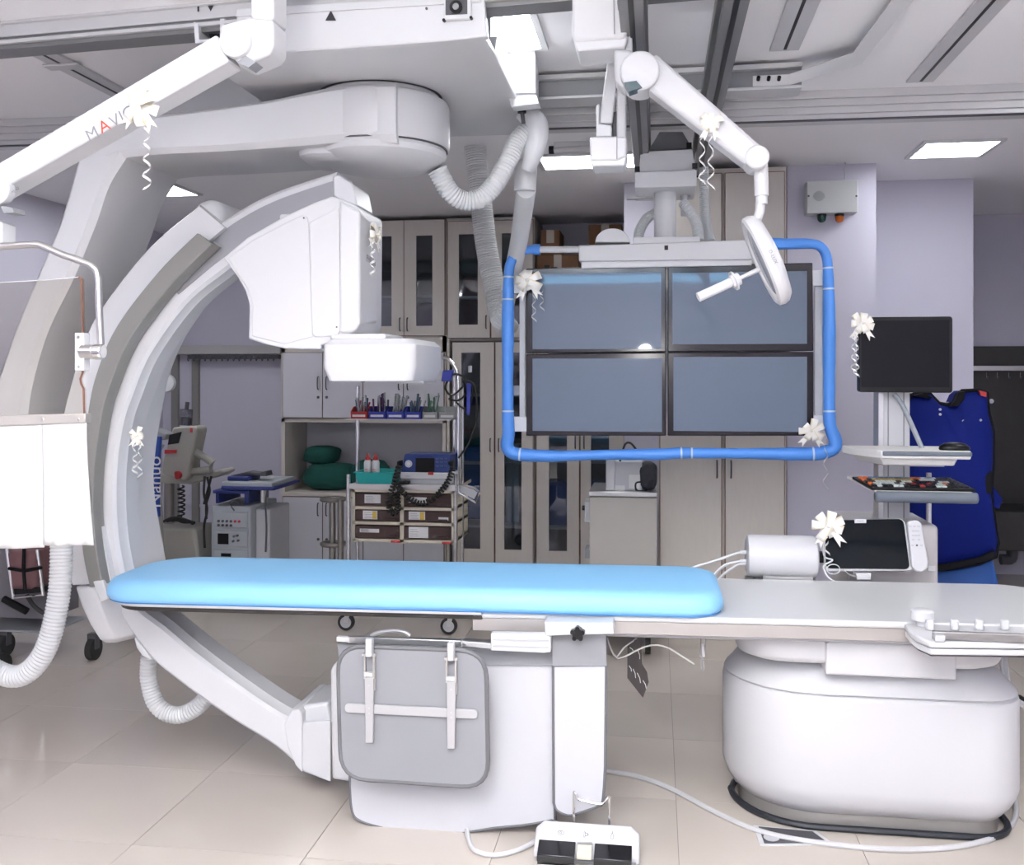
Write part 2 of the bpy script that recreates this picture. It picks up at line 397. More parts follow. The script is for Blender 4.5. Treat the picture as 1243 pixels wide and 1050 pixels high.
# ================================================================== cupboards along the back
LAM = mat('beige_laminate', (0.58, 0.54, 0.50), 0.5, var=0.05, scale=12, aniso=(6, 6, 1))
EDGE = mat('brown_edge_band', (0.13, 0.07, 0.04), 0.6, var=0.1)
WLAM = mat('white_laminate', (0.55, 0.55, 0.60), 0.45, var=0.02)
INNER = mat('cupboard_inside', (0.20, 0.195, 0.19), 0.7, var=0.05)
GLASSD = glassmat('cupboard_glass', (0.62, 0.68, 0.74), 0.08, 0.03)
YC = 7.50
def carcass(t, x0, x1, z0, z1, Y, depth, m, shelves=(), bottom=True):
    w_ = 0.02
    q = MB().box((x0, Y, z0), (x0+w_, Y+depth, z1)).box((x1-w_, Y, z0), (x1, Y+depth, z1))
    q.box((x0+w_, Y, z1-w_), (x1-w_, Y+depth, z1)).box((x0+w_, Y, z0), (x1-w_, Y+depth, z0+w_)); q.build('carcass', m, t)
    MB().box((x0+w_, Y+depth-0.01, z0+w_), (x1-w_, Y+depth, z1-w_)).build('back_panel', INNER, t)
    for s_ in shelves: MB().box((x0+w_, Y+0.03, s_-0.01), (x1-w_, Y+depth-0.01, s_+0.01)).build('shelf', m, t)
def door(t, x0, x1, z0, z1, Y, m, glass=None, handle=None, lock=None):
    """a door leaf standing proud of the carcass; handle = (x, z) of its middle"""
    th = 0.02; g = 0.003; x0 += g; x1 -= g; z0 += g; z1 -= g
    q = MB()
    if glass:
        gx0, gx1, gz0, gz1 = glass
        q.box((x0, Y-th, z0), (gx0, Y, z1)).box((gx1, Y-th, z0), (x1, Y, z1)).box((gx0, Y-th, z0), (gx1, Y, gz0)).box((gx0, Y-th, gz1), (gx1, Y, z1))
    else: q.box((x0, Y-th, z0), (x1, Y, z1))
    d = q.build('door', m, t, bevel=0 if glass else 0.002)
    if glass: MB().box((gx0, Y-0.012, gz0), (gx1, Y-0.008, gz1)).build('pane', GLASSD, d)
    e = 0.004
    MB().box((x0-e, Y-th+0.002, z0-e), (x0, Y-0.001, z1+e)).box((x1, Y-th+0.002, z0-e), (x1+e, Y-0.001, z1+e)).box((x0, Y-th+0.002, z1), (x1, Y-0.001, z1+e)).box((x0, Y-th+0.002, z0-e), (x1, Y-0.001, z0)).build('edge_band', EDGE, d)
    if handle:
        hx, hz = handle
        MB().tube(spl([(hx, Y-th, hz-0.05), (hx, Y-th-0.018, hz-0.042), (hx, Y-th-0.022, hz), (hx, Y-th-0.018, hz+0.042), (hx, Y-th, hz+0.05)], 4), 0.005, 8).build('handle', DGREY, d)
    if lock:
        MB().cyl((lock[0], Y-th-0.006, lock[1]), (lock[0], Y-th, lock[1]), 0.011, 14).build('lock', DGREY, d)
X_ = lambda px, Y=YC: P(px, 455, Y).x
Z_ = lambda px, py, Y=YC: P(px, py, Y).z
# glazed wall cupboard over the niche
t = thing('wall_cupboard', 'beige glazed wall cupboard right behind the scanner head', 'cupboard', (X_(440), YC, Z_(480, 410)))
zt, zb = Z_(480, 268), Z_(480, 408)
carcass(t, X_(341), X_(541), zb, zt, YC, 0.55, LAM, (Z_(480, 360),))
pxs = (342, 391, 441, 490.5, 540)
for k in range(4):
    a, b = X_(pxs[k]), X_(pxs[k+1]); g0 = a+(b-a)*0.30; g1 = a+(b-a)*0.70
    door(t, a, b, zb, zt, YC, LAM, (g0, g1, Z_(480, 396), Z_(480, 287)), (b-0.03 if k % 2 == 0 else a+0.03, Z_(480, 394)))
# niche unit with white doors
t = thing('niche_unit', 'white-doored base unit with open niche behind the steel trolley', 'cupboard', (X_(440), YC, 0))
z1_, z2_, z3_, z4_ = Z_(345, 428), Z_(345, 510), Z_(345, 597), 0.02
xL, xR = X_(341), X_(541)
q = MB().box((xL, YC, 0), (xL+0.03, YC+0.55, zb)).box((xR-0.03, YC, 0), (xR, YC+0.55, zb))
q.box((xL, YC, z2_-0.015), (xR, YC+0.55, z2_+0.015)).box((xL, YC-0.01, z3_-0.03), (xR, YC+0.55, z3_)).box((xL, YC, z1_), (xR, YC+0.55, zb)).build('carcass', LAM, t)
MB().box((xL+0.03, YC+0.5, 0), (xR-0.03, YC+0.52, zb)).build('back_panel', WLAM, t)
pw = (343.5, 392, 441, 490, 539)
for k in range(4):
    a, b = X_(pw[k]), X_(pw[k+1])
    hx = b-0.035 if k % 2 == 0 else a+0.035
    door(t, a, b, z2_+0.02, z1_, YC, WLAM, None, (hx, Z_(345, 465)), (hx, Z_(345, 482)))
    door(t, a, b, 0.08, z3_-0.035, YC, WLAM, None, (hx, Z_(345, 617)), (hx, Z_(345, 653)))
# tall glazed cupboard
t = thing('tall_cupboard', 'tall beige cupboard with glass doors reaching the ceiling', 'cupboard', (X_(595), YC, 0))
zc = Z_(595, 412)
carcass(t, X_(542), X_(648), 0.05, Z_(595, 264), YC, 0.55, LAM, (Z_(595, 360), zc, Z_(595, 480), Z_(595, 563), Z_(595, 640)))
for a_, b_, g0, g1, hs in ((543.5, 595, 557, 580, 1), (596, 647, 609, 631, -1)):
    a, b = X_(a_), X_(b_); hx = b-0.03 if hs > 0 else a+0.03
    door(t, a, b, zc+0.01, Z_(595, 268), YC, LAM, (X_(g0), X_(g1), Z_(595, 394), Z_(595, 284)), (hx, Z_(595, 391)))
for a_, b_, g0, g1, hs in ((549, 600, 560, 583, 1), (601, 647, 612, 633, -1)):
    a, b = X_(a_), X_(b_); hx = b-0.03 if hs > 0 else a+0.03
    door(t, a, b, 0.06, zc-0.02, YC, LAM, (X_(g0), X_(g1), 0.20, Z_(595, 428)), (hx, Z_(595, 540)))
# lower glazed cupboard under the cardboard boxes
t = thing('low_cupboard', 'beige glazed cupboard below the cardboard boxes, behind the monitors', 'cupboard', (X_(715), YC, 0))
zlt = Z_(700, 332)
carcass(t, X_(650), X_(780), 0.05, zlt, YC, 0.55, LAM, (Z_(595, 560), Z_(595, 640), Z_(595, 470)))
for a_, b_, g0, g1, hs in ((651, 703, 666, 688, 1), (704, 757, 717, 739, -1)):
    a, b = X_(a_), X_(b_); hx = b-0.03 if hs > 0 else a+0.03
    door(t, a, b, 0.06, zlt-0.02, YC, LAM, (X_(g0), X_(g1), 0.20, Z_(595, 400)), (hx, Z_(595, 535)))
MB().box((X_(757.5), YC-0.02, 0.06), (X_(780), YC, zlt-0.02)).build('filler_panel', LAM, t)
# wardrobe standing forward, beside the pier
YW = 5.85
t = thing('wardrobe', 'plain beige wardrobe behind the right half of the monitors', 'wardrobe', (P(876, 455, YW).x, YW, 0))
xs = [P(p_, 455, YW).x for p_ in (799, 878, 954)]
MB().box((xs[0], YW, 0.0), (xs[2], 6.40, P(900, 204, YW).z)).build('carcass', LAM, t)
for k in range(2):
    door(t, xs[k]+0.006, xs[k+1]-0.012, 0.05, 1.76, YW, LAM, None, (xs[1]-0.04 if k == 0 else xs[1]+0.04, 1.0))
    door(t, xs[k]+0.006, xs[k+1]-0.012, 1.78, P(900, 210, YW).z, YW, LAM, None, None)
# ---- things seen through the panes and in the niche
GREEN = mat('green_surgical_cloth', (0.006, 0.075, 0.062), 0.9, var=0.2, scale=14, bump=0.5, bscale=14)
def bundle(name, lab, c, size, m, cat, seed, group=None, parent=None):
    """a soft rounded bundle: a squashed ball with folds"""
    rnd = random.Random(seed); q = MB(); ph = [rnd.uniform(0, 6.28) for _ in range(6)]; secs = []
    for i in range(1, 12):
        v = math.pi*i/12; row = []
        for k in range(24):
            u_ = 2*math.pi*k/24
            r_ = 1+0.06*math.sin(3*u_+ph[0])+0.05*math.sin(5*u_+3*v+ph[1])+0.05*math.sin(6*v+ph[2]+2*u_)+0.03*math.sin(9*u_+5*v+ph[3])
            sx_ = abs(math.cos(u_))**0.7*math.copysign(1, math.cos(u_)); sy_ = abs(math.sin(u_))**0.7*math.copysign(1, math.sin(u_))
            rr = math.sin(v)**0.6*r_
            row.append(Vector((c[0]+size[0]/2*rr*sx_, c[1]+size[1]/2*rr*sy_, c[2]+size[2]/2*(1-math.copysign(abs(math.cos(v))**0.75, math.cos(v))*1.0))))
        secs.append(row)
    q.loft(secs); return tag(q.build(name, m, parent, angle=80), lab, cat, group)
zc0 = z3_
g1_ = P(396, 600, 7.62); bundle('linen_bundle', 'big dark green cloth bundle at the bottom of the niche', (g1_.x, 7.72, zc0), (0.44, 0.30, 0.22), GREEN, 'bundle', 1, 'green cloth bundles')
bundle('linen_bundle', 'small green bundle on top of the pile in the niche', (P(388, 545, 7.7).x, 7.74, zc0+0.205), (0.28, 0.26, 0.15), GREEN, 'bundle', 2, 'green cloth bundles')
bundle('linen_bundle', 'green cloth bundle slumped against the pile beside the trolley post', (P(425, 570, 7.7).x+0.17, 7.70, zc0), (0.30, 0.26, 0.25), GREEN, 'bundle', 3, 'green cloth bundles')
bundle('linen_bundle', 'flat green bundle behind the blue monitor in the niche', (P(497, 590, 7.7).x, 7.78, zc0), (0.5, 0.24, 0.12), GREEN, 'bundle', 4, 'green cloth bundles')
MAROON = mat('maroon_pack', (0.16, 0.02, 0.045), 0.7, var=0.25, scale=12)
GPACK = mat('mint_pack', (0.10, 0.22, 0.19), 0.5, var=0.3, scale=12)
GREYPK = mat('grey_pack', (0.16, 0.18, 0.19), 0.5, var=0.35, scale=14)
BINB = mat('deep_blue_bin', (0.01, 0.075, 0.30), 0.45, var=0.08)
def pack(lab, pxa, pya, pxb, pyb, m, Y=7.66, cat='package', dep=0.22, name='package'):
    a = P(pxa, pyb, Y); b = P(pxb, pya, Y)
    bundle(name, lab, ((a.x+b.x)/2, Y+dep/2, a.z), (b.x-a.x, dep, b.z-a.z), m, cat, int(pxa*7+pya))
pack('maroon pack low behind the second upper pane', 500, 366, 530, 402, MAROON)
pack('grey plastic pack standing on the maroon one behind glass', 502, 330, 528, 366, GREYPK)
pack('maroon pack in the wall cupboard behind the third pane', 555, 334, 583, 402, MAROON)
pack('mint green pack on the maroon pack behind the third pane', 556, 312, 584, 334, GPACK)
pack('maroon pack behind the pane partly hidden by the blue sleeve', 607, 350, 632, 402, MAROON)
def bin_(lab, pxa, pya, pxb, pyb, m, Y=7.62, dep=0.26):
    a = P(pxa, pyb, Y); b = P(pxb, pya, Y)
    t = thing('storage_bin', lab, 'bin', ((a.x+b.x)/2, Y+dep/2, a.z))
    MB().box((a.x, Y, a.z), (b.x, Y+dep, b.z-0.02)).build('body', m, t, bevel=0.012)
    MB().box((a.x-0.008, Y-0.008, b.z-0.03), (b.x+0.008, Y+dep+0.008, b.z)).build('rim', m, t, bevel=0.004)
bin_('tall bright blue bin behind the pane right of the trolley', 563, 543, 583, 630, mat('mid_blue_bin', (0.01, 0.14, 0.42), 0.45, var=0.08))
bin_('deep blue bin behind the narrow pane under the monitors', 665, 585, 688, 638, BINB)
bin_('small blue box behind the pane beside the grey trolley', 717, 585, 741, 600, BINB)
o = MB().box(tuple(P(613, 634, 7.7)), tuple(P(630, 540, 7.7)+Vector((0, 0.2, 0)))).build('storage_box', mat('frosted_white_box', (0.55, 0.6, 0.62), 0.3, var=0.05), bevel=0.01)
tag(o, 'tall pale plastic box behind the right lower pane of tall cupboard', 'box')
# cardboard boxes on the low cupboard
CARD = mat('brown_cardboard', (0.20, 0.105, 0.055), 0.85, var=0.10, scale=9)
TAPE = mat('brown_tape', (0.45, 0.40, 0.34), 0.35, var=0.1)
def carton(lab, px0, py0, px1, py1, Y, dep, z0=None):
    a = P(px0, py1, Y); b = P(px1, py0, Y); zz = a.z if z0 is None else z0
    t = thing('cardboard_box', lab, 'box', ((a.x+b.x)/2, Y+dep/2, zz), group='cartons on the low cupboard')
    MB().box((a.x, Y, zz), (b.x, Y+dep, b.z)).build('carton', CARD, t, bevel=0.004)
    mx = (a.x+b.x)/2
    MB().box((mx-0.03, Y-0.0015, b.z-0.10), (mx+0.03, Y-0.0005, b.z)).box((mx-0.03, Y-0.0015, b.z), (mx+0.03, Y+dep, b.z+0.0015)).build('tape', TAPE, t)
    return t, a, b
zlo = zlt
t1, a1, b1 = carton('wide dark carton at the bottom, just above the monitors', 651, 309, 702, 333, 7.52, 0.36, zlo)
MB().box((a1.x+0.06, 7.5175, zlo+0.03), (a1.x+0.10, 7.519, zlo+0.07)).box((a1.x+0.11, 7.5175, zlo+0.03), (a1.x+0.16, 7.519, zlo+0.055)).build('stencil_print', PRINT, t1)
carton('smaller carton with tape on the lower carton at left', 656, 279, 679, 309, 7.54, 0.34, b1.z+0.002)
carton('carton standing farther right behind the half-round white cover', 714, 272, 754, 325, 7.62, 0.34, zlo)

# wall speaker box with warning lamps on the pier
yb_ = 5.94
a, b = P(979, 259, yb_), P(1041, 218, yb_)
t = thing('wall_speaker', 'grey wall speaker box with green and orange lamps beneath', 'speaker', ((a.x+b.x)/2, 6.0, a.z))
MB().box((a.x, yb_, a.z), (b.x, 6.04, b.z)).build('case', mat('box_grey', (0.50, 0.52, 0.52), 0.5, var=0.03), t, bevel=0.004)
gq = MB(); cx_, cz_ = P(993, 238, yb_).x, P(993, 238, yb_).z
for i in range(-3, 4):
    for j in range(-3, 4):
        if i*i+j*j <= 10: gq.cyl((cx_+i*0.0095+(j % 2)*0.004, yb_-0.0012, cz_+j*0.0085), (cx_+i*0.0095+(j % 2)*0.004, yb_+0.001, cz_+j*0.0085), 0.0030, 8)
gq.build('grille', DGREY, t)
for px in (981, 1039):
    c = P(px, 238, yb_); MB().cyl(c+Vector((0, -0.003, 0)), c+Vector((0, 0.001, 0)), 0.006, 10).build('screw', DGREY, t)
for px, m, lab in ((997, mat('green_lamp', (0.004, 0.05, 0.035), 0.15, var=0.05), 'dark green lamp'), (1018.5, mat('orange_lamp', (0.55, 0.13, 0.01), 0.2, var=0.05), 'orange lamp')):
    c = P(px, 259, 5.99); 
    MB().cyl(c, c-Vector((0, 0, 0.018)), 0.027, 20).build('lamp_base', BLACK, t)
    o = MB().lathe([(0.001, -0.055), (0.012, -0.053), (0.021, -0.045), (0.025, -0.032), (0.025, -0.016)], Matrix.Translation(c), 20).build('warning_lamp', m, t); o['label'] = lab
c = P(1025, 218, 6.0)
q = MB().tube([c, c+Vector((0.003, 0, 0.03)), c+Vector((-0.002, 0, 0.06)), c+Vector((0.003, 0.0, 0.10))], 0.004, 8)
q.build('cable', LGREY, t)
# sink recess at far right
DSTEEL = mat('dark_sink_steel', (0.05, 0.048, 0.045), 0.35, 0.5, var=0.15)
t = thing('scrub_sink', 'dark steel scrub sink with splashback in the recess at far right', 'sink', (xc+0.5, 7.9, 0))
z_ = lambda py: P(1210, py, 8.0).z
MB().box((xc+0.01, 8.06, z_(620)), (3.38, 8.095, z_(420))).build('splashback', DSTEEL, t)
MB().box((xc+0.01, 7.98, z_(450)), (3.38, 8.06, z_(444))).build('ledge', STEEL, t, bevel=0.003)
MB().box((xc+0.01, 7.60, z_(658)), (3.38, 8.06, z_(612))).build('basin', DSTEEL, t, bevel=0.01)
for px in (1197, 1210, 1224, 1238):
    a = P(px, 452, 8.0); MB().tube([a, a-Vector((0, 0, 0.04)), a+Vector((0, -0.02, -0.05)), a+Vector((0, -0.03, -0.035))], 0.003, 6).build('hook', CHROME, t)
a = P(1203, 487, 8.0); MB().cyl(a, a+Vector((0, 0.08, 0)), 0.018, 14).build('tap_knob', CHROME, t)
MB().tube(spl([P(1228, 655, 7.8), P(1228, 668, 7.8), P(1227, 678, 7.8), P(1219, 679, 7.8), P(1214, 679, 7.8)], 4), 0.04, 14).build('waste_pipe', DGREY, t)
# hook rail on the lavender wall
t = thing('hook_rail', 'row of dark coat hooks under the pale ledge', 'hook rail', (P(285, 430, 7.99).x, 7.98, P(285, 432, 7.98).z))
a, b = P(228, 433, 7.99), P(338, 433, 7.99)
MB().box((a.x, 7.975, a.z-0.02), (b.x, 8.10, a.z+0.015)).build('board', DGREY, t)
for k in range(16):
    x = a.x+(b.x-a.x)*(k+0.5)/16
    MB().tube([(x, 7.975, a.z), (x, 7.955, a.z-0.005), (x, 7.95, a.z-0.03), (x, 7.935, a.z-0.038), (x, 7.925, a.z-0.02)], 0.004, 6).build('hook', DGREY, t)
# ================================================================== patient table
TA, TB = 3.285, 0.045                        # front edge of the table: y = TA + TB*x
def T(X, yl, z): return Vector((X, TA+TB*X+yl, z))
def slab(mb, plan, z0, z1):
    return mb.prism([T(x, y, z0) for x, y in plan], (0, 0, z1-z0))
TOP = mat('table_top_white', (0.62, 0.63, 0.64), 0.30, var=0.015, scale=4)
tab = thing('patient_table', 'long white examination table on a rounded white pedestal', 'table', (0.757, 3.7, 0))
zt_ = 0.75
slab(MB(), rrect(-0.62, 1.42, 0.0, 0.64, 0.16, 8, (0.05, 1, 1, 0.3)), zt_-0.022, zt_).build('table_top', TOP, tab, bevel=0.008, seg=3)
slab(MB(), rrect(-0.615, 1.36, 0.008, 0.62, 0.14, 8, (0.02, 1, 1, 0.3)), zt_-0.066, zt_-0.0225).build('side_rail', mat('warm_satin_metal', (0.44, 0.415, 0.40), 0.35, 0.4, var=0.03), tab, bevel=0.004)
slab(MB(), rrect(-0.60, 1.30, 0.05, 0.58, 0.1, 6), zt_-0.085, zt_-0.066).build('under_tray', LGREY, tab, bevel=0.004)
slab(MB(), rrect(-1.93, -0.58, -0.012, 0.50, 0.14, 8, (1, 0.02, 0.02, 1)), zt_-0.009, zt_+0.002).build('board_edge', mat('board_silver', (0.68, 0.68, 0.67), 0.3, 0.3, var=0.03), tab, bevel=0.002)
slab(MB(), rrect(-1.91, -0.58, 0.0, 0.49, 0.13, 8, (1, 0.02, 0.02, 1)), zt_-0.026, zt_-0.009).build('carbon_board', mat('carbon_board', (0.025, 0.022, 0.02), 0.45, var=0.2), tab, bevel=0.003)
# pedestal, built up in level outlines
px0, px1, py0, py1 = 0.245, 1.222, 3.42, 4.0
def ped(mb, levels, x0=px0, x1=px1, y0=py0, y1=py1, r=0.30, cor=(1, 0.5, 0.5, 1)):
    secs = []
    for z, i in levels:
        secs.append([Vector((x, y, z)) for x, y in rrect(x0+i, x1-i, y0+i, y1-i, max(0.03, r-i*0.6), 10, cor)])
    return mb.loft(secs)
ped(MB(), [(0.0, 0.055), (0.07, 0.055)]).build('plinth', mat('plinth_metal', (0.42, 0.40, 0.38), 0.4, 0.5, var=0.08), tab)
ped(MB(), [(0.05, 0.06), (0.055, 0.045), (0.09, 0.022), (0.12, 0.008), (0.15, 0.0), (0.45, 0.0), (0.461, 0.002), (0.466, 0.010)]).build('pedestal_body', WHITE, tab, angle=50)
ped(MB(), [(0.462, 0.02), (0.468, 0.009), (0.474, 0.004), (0.482, 0.006), (0.545, 0.062), (0.552, 0.075)]).build('pedestal_shoulder', WHITE, tab, angle=50)
# proud centre panel of the shoulder
xA, xB = P(998, 840, 3.45).x, P(1168, 840, 3.45).x
MB().prism([(xA, 3.4185, 0.474), (xB, 3.4185, 0.474), (xB, 3.4185+0.005, 0.481), (xB, 3.478, 0.545), (xA, 3.478, 0.545), (xA, 3.4235, 0.481)], (0, 0.0, 0.002)).build('shoulder_panel', WHITE, tab)
ped(MB(), [(0.545, 0.09), (0.62, 0.09)]).build('neck', WHITE2, tab, angle=50)
xh0, xh1 = P(893, 790, 3.55).x, P(1218, 790, 3.5).x
ped(MB(), [(0.575, 0.03), (0.585, 0.008), (0.60, 0.0), (0.665, 0.0)], xh0, xh1, 3.40, 3.99, 0.16, (1, 0.9, 0.6, 1)).build('head_block', WHITE, tab, angle=50)
MB().box((xA, 3.392, 0.548), (P(1160, 800, 3.4).x, 3.6, 0.66)).build('head_step', WHITE, tab, bevel=0.006)
c = P(1003, 778, 3.39); MB().cyl(c, c+Vector((0, 0.012, 0)), 0.009, 14).build('screw', MGREY, tab)
MB().box((P(920, 776, 3.39).x, 3.385, 0.664), (P(975, 776, 3.39).x, 3.5, 0.684)).build('dark_slot', DGREY, tab)
# control box clipped to the table edge
t = thing('control_panel', 'flat white table-side control panel with steel bar, at right edge', 'control panel', PZ(1180, 770, 0.69))
pl = [PZ(x, y, 0.745) for x, y in ((1097, 757), (1103, 765), (1112, 772), (1128, 779), (1290, 781), (1290, 756), (1108, 754))]
MB().prism(pl, (0, 0, -0.020)).build('top_shell', WHITE, t, bevel=0.006)
c0 = sum(pl, Vector())/len(pl)
MB().prism([c0+(p-c0)*0.985+Vector((0, 0, -0.023)) for p in pl], (0, 0, -0.018)).build('lower_shell', WHITE, t, bevel=0.005)
MB().prism([c0+(p-c0)*0.93+Vector((0, 0.01, -0.040)) for p in pl], (0, 0, -0.010)).build('base_plate', DGREY, t, bevel=0.003)
a, b = PZ(1131, 768, 0.765), PZ(1290, 767, 0.765)
MB().box((a.x, a.y-0.012, 0.746), (b.x, a.y+0.006, 0.772)).build('guard_bar', mat('grey_bar_metal', (0.30, 0.29, 0.29), 0.35, 0.6, var=0.04), t, bevel=0.003)
MB().box((a.x, a.y-0.030, 0.745), (a.x+0.030, a.y-0.012, 0.765)).build('bar_end', LGREY, t, bevel=0.002)
for px in (1128, 1158, 1188, 1219):
    c = PZ(px, 757, 0.765)
    MB().box((c.x-0.012, c.y-0.012, 0.745), (c.x+0.012, c.y+0.012, 0.778)).build('button', WHITE, t, bevel=0.006)
c = PZ(1119, 759, 0.746)
MB().lathe([(0.018, 0), (0.018, 0.015), (0.033, 0.018), (0.035, 0.024), (0.034, 0.046), (0.028, 0.051), (0.001, 0.052)], Matrix.Translation(c), 24).build('knob', WHITE, t)
# mattress
SKY = mat('sky_blue_cover', (0.26, 0.57, 0.88), 0.5, var=0.03, scale=5, bump=0.10, bscale=9)
secs = []
for z, i in ((0.753, 0.012), (0.757, 0.003), (0.768, -0.004), (0.785, -0.004), (0.806, 0.002), (0.819, 0.012), (0.827, 0.032), (0.829, 0.06)):
    secs.append([T(x, y, z) for x, y in rrect(-1.955+i, 0.222-i, -0.02+i, 0.50-i, 0.15-i*0.5, 10, (1, 0.8, 0.8, 1.3))])
m_ = thing('mattress', 'sky blue fitted mattress pad lying on the table', 'mattress', T(-0.86, 0.24, 0.753))
MB().loft(secs).build('pad', SKY, m_, angle=60)
SEAM = mat('seam_blue', (0.05, 0.22, 0.52), 0.7, var=0.05)
ed = [T(x, y, 0.7545) for x, y in rrect(-1.955+0.006, 0.222-0.006, -0.02+0.006, 0.50-0.006, 0.145, 10, (1, 0.8, 0.8, 1.3))]
MB().tube(ed+[ed[0]], 0.0035, 6).build('hem', SEAM, m_)
q = MB()
for px in (193, 200, 207, 222, 228): q.box(tuple(P(px, 722.5, TA, TB)+Vector((0, -0.018, 0))), tuple(P(px+5, 719.5, TA, TB)+Vector((0, -0.0155, 0))))
q.build('care_print', GPRINT, m_)
c = P(167.5, 720, TA+0.05, TB); MB().cyl(c+Vector((-0.01, -0.03, 0)), c+Vector((0, 0.0, 0)), 0.006, 12).build('eyelet', OFFW, m_)

# ================================================================== lead curtain under the table
CLOTHW = mat('white_lead_vinyl', (0.545, 0.55, 0.58), 0.45, var=0.02, scale=3, bump=0.12, bscale=5)
CLOTHG = mat('grey_lead_vinyl', (0.245, 0.25, 0.27), 0.5, var=0.03, scale=3, bump=0.12, bscale=6)
PIPE = mat('dark_grey_piping', (0.13, 0.13, 0.14), 0.6, var=0.05)
lc = thing('lead_curtain', 'white lead curtain with grey piping hanging below the table', 'curtain', P(580, 1010, 3.22))
def sheet(px_pts, Y, name, m, parent, th=0.008, pipe=None, amp=0.0, closed_pipe=True):
    pts = [P(x, y, Y) for x, y in px_pts]
    if len(pts) > 6: pts = [pts[0]]+spl(pts[1:-1], 6)+[pts[-1]]
    MB().prism(pts, (0, th, 0)).build(name, m, parent, bevel=0.002)
    if pipe:
        pp = [p+Vector((0, th*0.4, 0)) for p in pts]
        MB().tube((pp+[pp[0]]) if closed_pipe else pp, pipe, 8).build('piping', PIPE, parent)
main = [(426, 790), (424, 955), (427, 985), (436, 996), (460, 1004), (500, 1012), (535, 1015), (570, 1010), (600, 1005), (640, 1001), (673, 995), (673, 790)]
sheet(main, 3.262, 'main_panel', CLOTHW, lc, pipe=0.0055)
flap = [(671, 808), (672, 975), (676, 984), (690, 990), (705, 986), (725, 979), (731, 972), (734, 930), (735, 808)]
sheet(flap, 3.240, 'side_flap', CLOTHW, lc, pipe=0.0055)
sheet([(669, 770), (670, 809), (736, 809), (735, 770)], 3.234, 'flap_header', CLOTHG, lc)
sheet([(560, 788), (560, 808), (671, 808), (671, 788)], 3.252, 'panel_header', CLOTHG, lc)
sheet([(409, 781), (411, 812), (566, 812), (565, 788)], 3.215, 'rear_header', CLOTHG, lc)
# steel hanging rail and clamp belong to the curtain
a = P(409, 775, 3.20); b = P(560, 781, 3.20); c_ = P(597, 784, 3.20)
def bar(mb, A, B, hy, hz):
    A = Vector(A); B = Vector(B); z = Vector((0, 0, hz/2)); y = Vector((0, hy/2, 0))
    return mb.loft([[A-y-z, A+y-z, A+y+z, A-y+z], [B-y-z, B+y-z, B+y+z, B-y+z]])
bar(MB(), a, P(424, 776, 3.20), 0.022, 0.016).build('rail_end', WHITE2, lc, bevel=0.002)
bar(MB(), P(423, 776, 3.20), b, 0.018, 0.022).build('hanging_rail', ALU, lc, bevel=0.002)
bar(MB(), b, c_, 0.014, 0.017).build('rail_arm', ALUW, lc, bevel=0.002)
for px, py in ((428, 776), (563, 783)):
    c = P(px, py, 3.188); MB().cyl(c, c+Vector((0, 0.01, 0)), 0.006, 10).build('bolt', STEEL, lc)
MB().prism([P(x, y, 3.19) for x, y in ((595, 769), (660, 770), (668, 773), (668, 792), (660, 793), (595, 790))], (0, 0.035, 0)).build('hinge_block', WHITE2, lc, bevel=0.004)
for y_ in (776, 784): bar(MB(), P(598, y_, 3.187), P(666, y_+1.5, 3.187), 0.006, 0.004).build('hinge_groove', LGREY, lc)
MB().prism([P(x, y, 3.185) for x, y in ((660, 755), (744, 757), (745, 770), (661, 772))], (0, 0.085, 0)).build('clamp_block', WHITE2, lc, bevel=0.004)
c = P(701, 768, 3.17)
q = MB(); q.cyl(c+Vector((0, -0.02, 0)), c+Vector((0, 0.02, 0)), 0.017, 20)
for k in range(5):
    an = R(90+72*k); q.cyl(c+Vector((0.017*math.cos(an), -0.022, 0.017*math.sin(an))), c+Vector((0.017*math.cos(an), 0.0, 0.017*math.sin(an))), 0.0075, 10)
q.build('star_knob', BLACK, lc)
MB().box(tuple(P(671, 769, 3.184)), tuple(P(690, 763, 3.184)+Vector((0, 0.0015, 0)))).build('rating_label', PAPER, lc)
# grey hinged shield in front of the curtain
sh = thing('side_shield', 'grey rectangular lead shield with steel cross straps hung from the rail', 'shield', P(500, 955, 3.13))
def rr_px(c4, r, n=6):
    """rounded quad in pixels; c4 = corners in order"""
    out = []
    for i in range(4):
        p0 = Vector(c4[i-1]); p1 = Vector(c4[i]); p2 = Vector(c4[(i+1) % 4])
        d0 = (p0-p1).normalized(); d2 = (p2-p1).normalized()
        A, B = p1+d0*r, p1+d2*r
        for k in range(n+1):
            s_ = k/n; out.append(tuple(A*(1-s_)**2+p1*2*s_*(1-s_)+B*s_*s_))
    return out
qd = rr_px([(409, 784), (589, 791), (592, 957), (413, 945)], 33)
pts = [P(x, y, 3.135) for x, y in qd]
MB().prism(pts, (0, 0.012, 0)).build('shield_plate', CLOTHG, sh, bevel=0.003)
MB().tube([p+Vector((0, 0.004, 0)) for p in pts+[pts[0]]], 0.008, 8).build('piping', PIPE, sh)
STRAP = mat('pale_strap_metal', (0.46, 0.46, 0.475), 0.4, 0.25, var=0.03)
MB().prism([P(x, y, 3.122) for x, y in rr_px([(418, 854), (579, 862), (579, 873), (418, 865)], 5)], (0, 0.010, 0)).build('cross_bar', STRAP, sh, bevel=0.0015)
